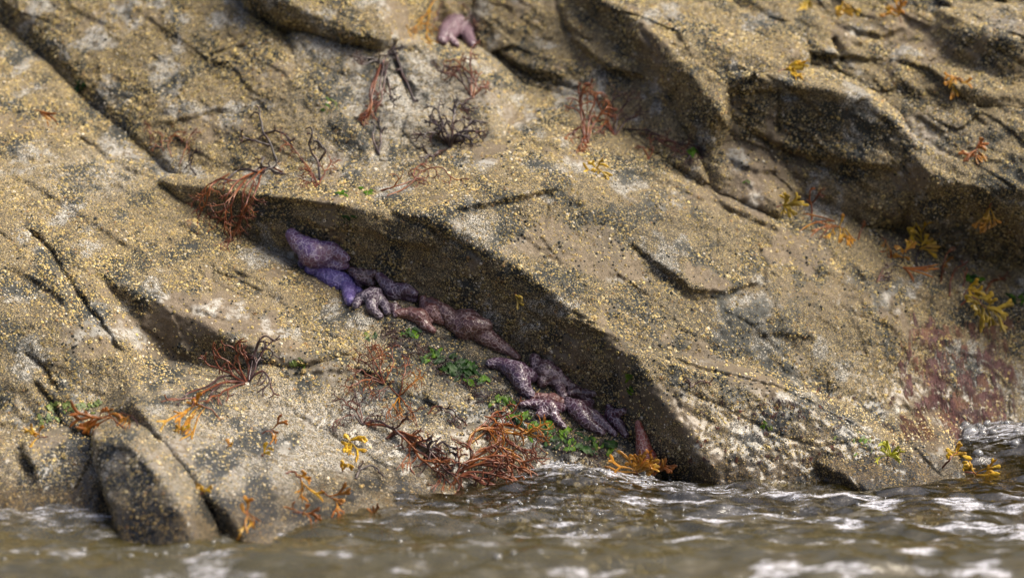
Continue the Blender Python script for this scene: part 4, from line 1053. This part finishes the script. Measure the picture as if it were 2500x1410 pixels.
# ---- flat bladed rockweed
RW = rockweed
RW('olive-yellow tuft at the top end of the boulder weed row', 'olive', [(1895,505),(1915,500)], [(60,34),(25,46),(0,40),(-35,36),(-60,34),(-20,44)], 5.2)
RW('flattened orange straps pointing left in the weed row', 'orange', [(2050,560),(2040,545)], [(172,85),(178,75),(186,70),(165,60)], 3.4, forks=False, stem_mat='dark')
RW('bent amber rockweed beside the flattened orange straps', 'amber', [(2000,582),(2025,558),(2055,552)], [(-25,40),(-50,34),(-90,32),(-70,28),(60,30)], 4.0)
RW('tall forked yellow rockweed on a dark stem', 'yellow', [(2236,645),(2238,615),(2250,595)], [(120,52),(60,34),(35,40),(150,44),(165,40),(20,36)], 5.5, 3.0, (0,.05,.0), 'dark')
RW('amber blades leaning left of the tall yellow rockweed', 'amber', [(2198,645),(2205,620)], [(120,34),(80,38),(150,30),(50,30)], 4.6, 1.8, (0,.05,.0), 'dark')
RW('long orange strap bundle lying below the tall yellow rockweed', 'orange', [(2180,650),(2205,652)], [(-8,95),(-14,90),(-18,85),(-4,70),(-25,50)], 3.6, forks=False, stem_mat='dark')
RW('dry brown strap left of the tall yellow rockweed', 'orange', [(2148,575),(2160,590)], [(-50,34),(-60,30)], 4.0)
RW('large olive rockweed at the right end of the weed row', 'olive', [(2345,745),(2370,725),(2400,750)], [(-20,62),(-30,66),(-40,60),(-10,50),(160,40),(-100,42),(45,32),(-50,54),(20,40)], 6.2, 2.6, (0,.04,.01))
RW('upper yellow head of the large olive rockweed', 'yellow', [(2352,720),(2362,700)], [(20,34),(-15,36),(-50,34),(50,28),(-80,30)], 5.5)
RW('pair of straw-yellow fans hanging on the dark ledge', 'amber', [(2420,495),(2405,515)], [(-105,46),(-85,44),(-60,46),(-120,40),(-45,48)], 5.6, 2.2)
RW('rusty rockweed at the foot of the right ledge', 'orange', [(2390,345),(2380,370)], [(-150,42),(-120,34),(-95,36),(-40,34),(60,30),(80,32)], 5.0, 2.0)
RW('pale yellow sprig drooping over the right ledge', 'amber', [(2345,190),(2325,188)], [(185,40),(200,42),(-60,40),(-80,44),(-100,40)], 4.6, 1.8)
RW('golden tuft sitting on the right ledge rim', 'yellow', [(1900,175),(1925,165)], [(10,40),(-20,36),(-5,50),(40,26),(-40,30)], 5.4)
RW('golden-brown straps rising at the top edge', 'amber', [(2200,55),(2190,35)], [(100,52),(70,48),(165,36),(130,40)], 5.6)
RW('ragged yellow clump hanging from the top edge', 'yellow', [(2055,-5),(2055,15)], [(-95,30),(-60,40),(-120,32),(-40,30)], 5.6)
RW('pale fan of blades at the top edge left of the ragged clump', 'olive', [(1975,-10),(1972,5)], [(-110,36),(-80,34),(-60,30),(-130,32)], 6.2)
RW('low yellow tuft with an orange shoot on the boulder top', 'yellow', [(1470,415),(1455,412)], [(170,26),(200,28),(-10,30),(-30,26),(75,34)], 5.0)
RW('lone orange strap stranded on the left slab', 'orange', [(85,268),(105,275)], [(-30,58),(-35,46),(-25,40)], 4.2, forks=False)
RW('amber weed draped over the low front rock', 'amber', [(538,1025),(520,1000),(480,990)], [(200,60),(190,64),(215,56),(70,24),(205,40)], 4.2, 2.0)
RW('orange weed with yellow tips at the left of the front rock', 'orange', [(305,1045),(280,1018),(262,1012)], [(170,46),(190,60),(200,66),(80,26),(50,28),(185,80)], 5.0, 2.0)
RW('brown twisted sprig right of the orange weed', 'orange', [(338,1040),(325,1012),(305,1008)], [(-110,30),(-60,28),(200,24)], 2.6, 1.8, stem_mat='purple')
RW('small yellow hook of weed at the far left', 'amber', [(115,1065),(100,1064)], [(170,30),(110,26),(190,24)], 4.2)
RW('forked orange sprig on the front rock slope', 'orange', [(640,1058),(665,1045)], [(35,34),(-40,24),(-15,26)], 3.6, 1.8)
RW('bright yellow tuft in the middle of the front rock', 'yellow', [(860,1085),(856,1072)], [(10,34),(165,26),(120,22),(-80,30),(-110,28),(-50,30),(35,34)], 5.4)
RW('forked yellow-orange strap lower on the front rock', 'amber', [(698,1155),(715,1150),(735,1175)], [(-60,48),(-45,44),(-10,34)], 4.6, 2.2)
RW('orange strap running down beside the forked yellow one', 'orange', [(785,1195),(810,1210)], [(-35,42),(-20,40),(-10,44)], 4.6, 2.0)
RW('upright orange sprig at the front water line', 'amber', [(605,1300),(602,1270),(610,1235)], [(70,28),(150,18),(-95,44),(-70,40)], 4.6, 2.4, (0,.05,.0), 'orange')
RW('orange blades dipping in the water at the front', 'orange', [(915,1290),(915,1270)], [(75,36),(20,30),(-30,34)], 4.6)
RW('pinkish weed scraps washed at the front rock foot', 'orange', [(715,1248),(745,1250)], [(10,40),(-20,44),(170,26),(30,30)], 3.4)
RW('tiny yellow tuft in the groove of the split block', 'yellow', [(493,1205),(497,1198)], [(70,18),(110,16)], 5.0)
RW('tiny yellow flake on the front rock slope', 'yellow', [(642,1112),(643,1104)], [(60,20),(110,18)], 4.4)
RW('tiny yellow curl above the split block', 'yellow', [(450,1055),(451,1048)], [(60,16),(130,14)], 4.6)
RW('tiny yellow sprig beside the bare black twig', 'yellow', [(838,1150),(838,1142)], [(40,24),(100,18)], 4.4)
RW('tiny golden sprig between the groove and the forked orange sprig', 'amber', [(555,1092),(560,1085)], [(60,18),(20,14)], 3.4)
RW('amber weed cluster in the splash under the red starfish', 'amber', [(1560,1165),(1545,1145)], [(150,60),(130,56),(100,44),(70,46),(40,52),(170,62),(15,44),(25,56),(120,40)], 5.0, 2.2, (0,.05,.01))
RW('orange weed cluster leaning on the dark corner, above the splash', 'orange', [(1600,1165),(1590,1145)], [(110,52),(70,56),(40,44),(140,46),(10,40)], 4.8, 2.2, (0,.05,.01))
RW('bright lime-yellow bush at the right water line', 'lime', [(2165,1122),(2165,1112)], [(60,34),(80,36),(100,36),(120,34),(140,30),(40,34),(20,34),(90,28),(10,28),(160,26)], 3.4)
RW('yellow head of weed sticking out of the right wave', 'yellow', [(2300,1140),(2312,1110),(2325,1095)], [(60,24),(110,22),(20,24),(-40,26),(160,20)], 5.4, 2.6, (0,.08,.03))
RW('golden pods floating at the right edge of the water', 'yellow', [(2350,1150),(2375,1145)], [(20,60),(35,56),(0,44),(170,36),(140,28),(-15,40)], 5.4, 2.0, (.03,.08,.03))
RW('pale yellow sprig on the shaded crevice wall', 'olive', [(1258,712),(1256,722)], [(-100,26),(-60,20)], 4.0)

# ---- green weed
lettuce('bright green lettuce patch nearest the pinkish brown starfish', 1003, 815, 16, 6, 12, 18, 0, mats=[0, 1])
lettuce('largest bright green lettuce patch on the crevice floor', 1062, 872, 20, 8, 15, 22, 0, mats=[0, 1, 1])
lettuce('glossy dark green lettuce ribbons below the big brown starfish', 1118, 898, 18, 8, 20, 30, 1)
lettuce('bright green lettuce patch left of the spotted plum starfish', 1150, 925, 22, 8, 14, 20, 0, mats=[0, 1, 1])
lettuce('mixed green and dark lettuce under the spotted plum starfish', 1225, 980, 22, 10, 16, 20, 0, mats=[0, 1, 2])
lettuce('dark green lettuce below the maroon starfish', 1350, 1058, 30, 12, 22, 24, 1, mats=[1, 1, 0])
lettuce('dark wet lettuce along the crevice foot by the splash', 1425, 1090, 36, 10, 24, 24, 1, mats=[1, 1, 0])
lettuce('green lettuce scraps left of the maroon starfish', 1275, 1015, 16, 10, 16, 20, 1, mats=[1, 0])
lettuce('single bright green tuft at the foot of the wedge-shaped rock', 1686, 379, 8, 5, 8, 18, 0)
lettuce('lime green tuft on the crevice lip', 838, 474, 14, 4, 12, 14, 0)
lettuce('green tuft right of the lime one on the lip', 893, 472, 7, 4, 8, 12, 0)
lettuce('dark green spot under the crevice lip', 852, 532, 7, 5, 6, 14, 1)
lettuce('mossy green line under the left slab', 175, 992, 32, 7, 46, 13, 2, 'moss', 'moss')
lettuce('second mossy green patch further down the same joint', 120, 1022, 16, 6, 18, 12, 2, 'moss', 'moss')
lettuce('small mossy tuft under the middle of the left slab', 722, 886, 12, 5, 14, 12, 2, 'moss', 'moss', [2, 0])
lettuce('thin green smear left of the first lettuce patch', 908, 822, 10, 5, 10, 14, 2, mats=[2, 1])
lettuce('tiny green dot on the boulder top near the wedge rock', 1822, 443, 5, 3, 6, 10, 0)
lettuce('green tuft at the far right edge of the boulder', 2482, 732, 12, 6, 12, 18, 0, mats=[0, 1])
lettuce('green tuft behind the olive rockweed', 2375, 682, 10, 5, 10, 18, 0, mats=[0, 1])
lettuce('green blades on the wall above the black-purple starfish', 1540, 935, 5, 12, 8, 18, 0, mats=[0, 1])
lettuce('green specks below the crack of the light slab', 1870, 1040, 14, 6, 8, 10, 2, mats=[2, 0])
lettuce('green crumbs left of the lime-yellow bush', 2110, 1080, 24, 12, 14, 12, 2, mats=[2, 0])
lettuce('green speck in the far left crack', 195, 210, 6, 8, 8, 16, 1)
lettuce('green line in the crack beside the pale slab', 800, 250, 14, 12, 14, 12, 2, mats=[2, 0])

# ---- hair-like algae and dark turf nobody could count
def strands(label, mat, tufts, name='hair_algae'):
    g = Geo()
    for (px, py, n, L, ang, sp) in tufts:
        for _ in range(n):
            q = hit(px + random.gauss(0, sp), py + random.gauss(0, sp * .5))
            a = math.radians(ang + random.gauss(0, 8)); l = L * .001 * random.uniform(.5, 1.2); m = 5; t = np.linspace(0, 1, m)
            P = q + np.stack([math.cos(a) * t * l + .002 * perlin(t * 3 + q[0] * 300, q[1] * 90, .5), math.sin(a) * t * l, -.003 * np.sin(t * 3.1)], 1)
            P[:, 2] = np.minimum(P[:, 2], floor_at(P[:, 0], P[:, 1]) - .0015)
            g.tube(P, np.linspace(.0013, .0005, m), 1.0, 3)
    V_ = np.vstack(g.V)
    link(name, mesh_np(name, world_pt(V_[:, 0], V_[:, 1], V_[:, 2]), np.vstack(g.F), WM[mat]), kind='stuff', label=label, category='algae')
tf = [(random.uniform(2200, 2470), random.uniform(760, 1050), random.randint(6, 16), random.uniform(22, 62), -86, 5) for _ in range(140)]
tf = [t for t in tf if t[0] > 2190 + max(0, (900 - t[1])) * .1]

WM['hair'] = weed_mat('weed_hair', (.120, .050, .046), (.20, .095, .055), .3, .5)
strands('purple-brown hair algae hanging in rows on the boulder end', 'hair', tf)
tf2 = [(random.gauss(1930, 50), random.gauss(1000, 40), random.randint(3, 7), random.uniform(6, 12), random.uniform(-120, -60), 4) for _ in range(26)]
tf2 += [(random.uniform(1680, 2200), random.uniform(960, 1130), 5, random.uniform(6, 13), random.uniform(-130, -50), 3) for _ in range(45)]
strands('dark red turf flecks scattered on the light lower slab', 'purple', tf2, 'algal_turf')
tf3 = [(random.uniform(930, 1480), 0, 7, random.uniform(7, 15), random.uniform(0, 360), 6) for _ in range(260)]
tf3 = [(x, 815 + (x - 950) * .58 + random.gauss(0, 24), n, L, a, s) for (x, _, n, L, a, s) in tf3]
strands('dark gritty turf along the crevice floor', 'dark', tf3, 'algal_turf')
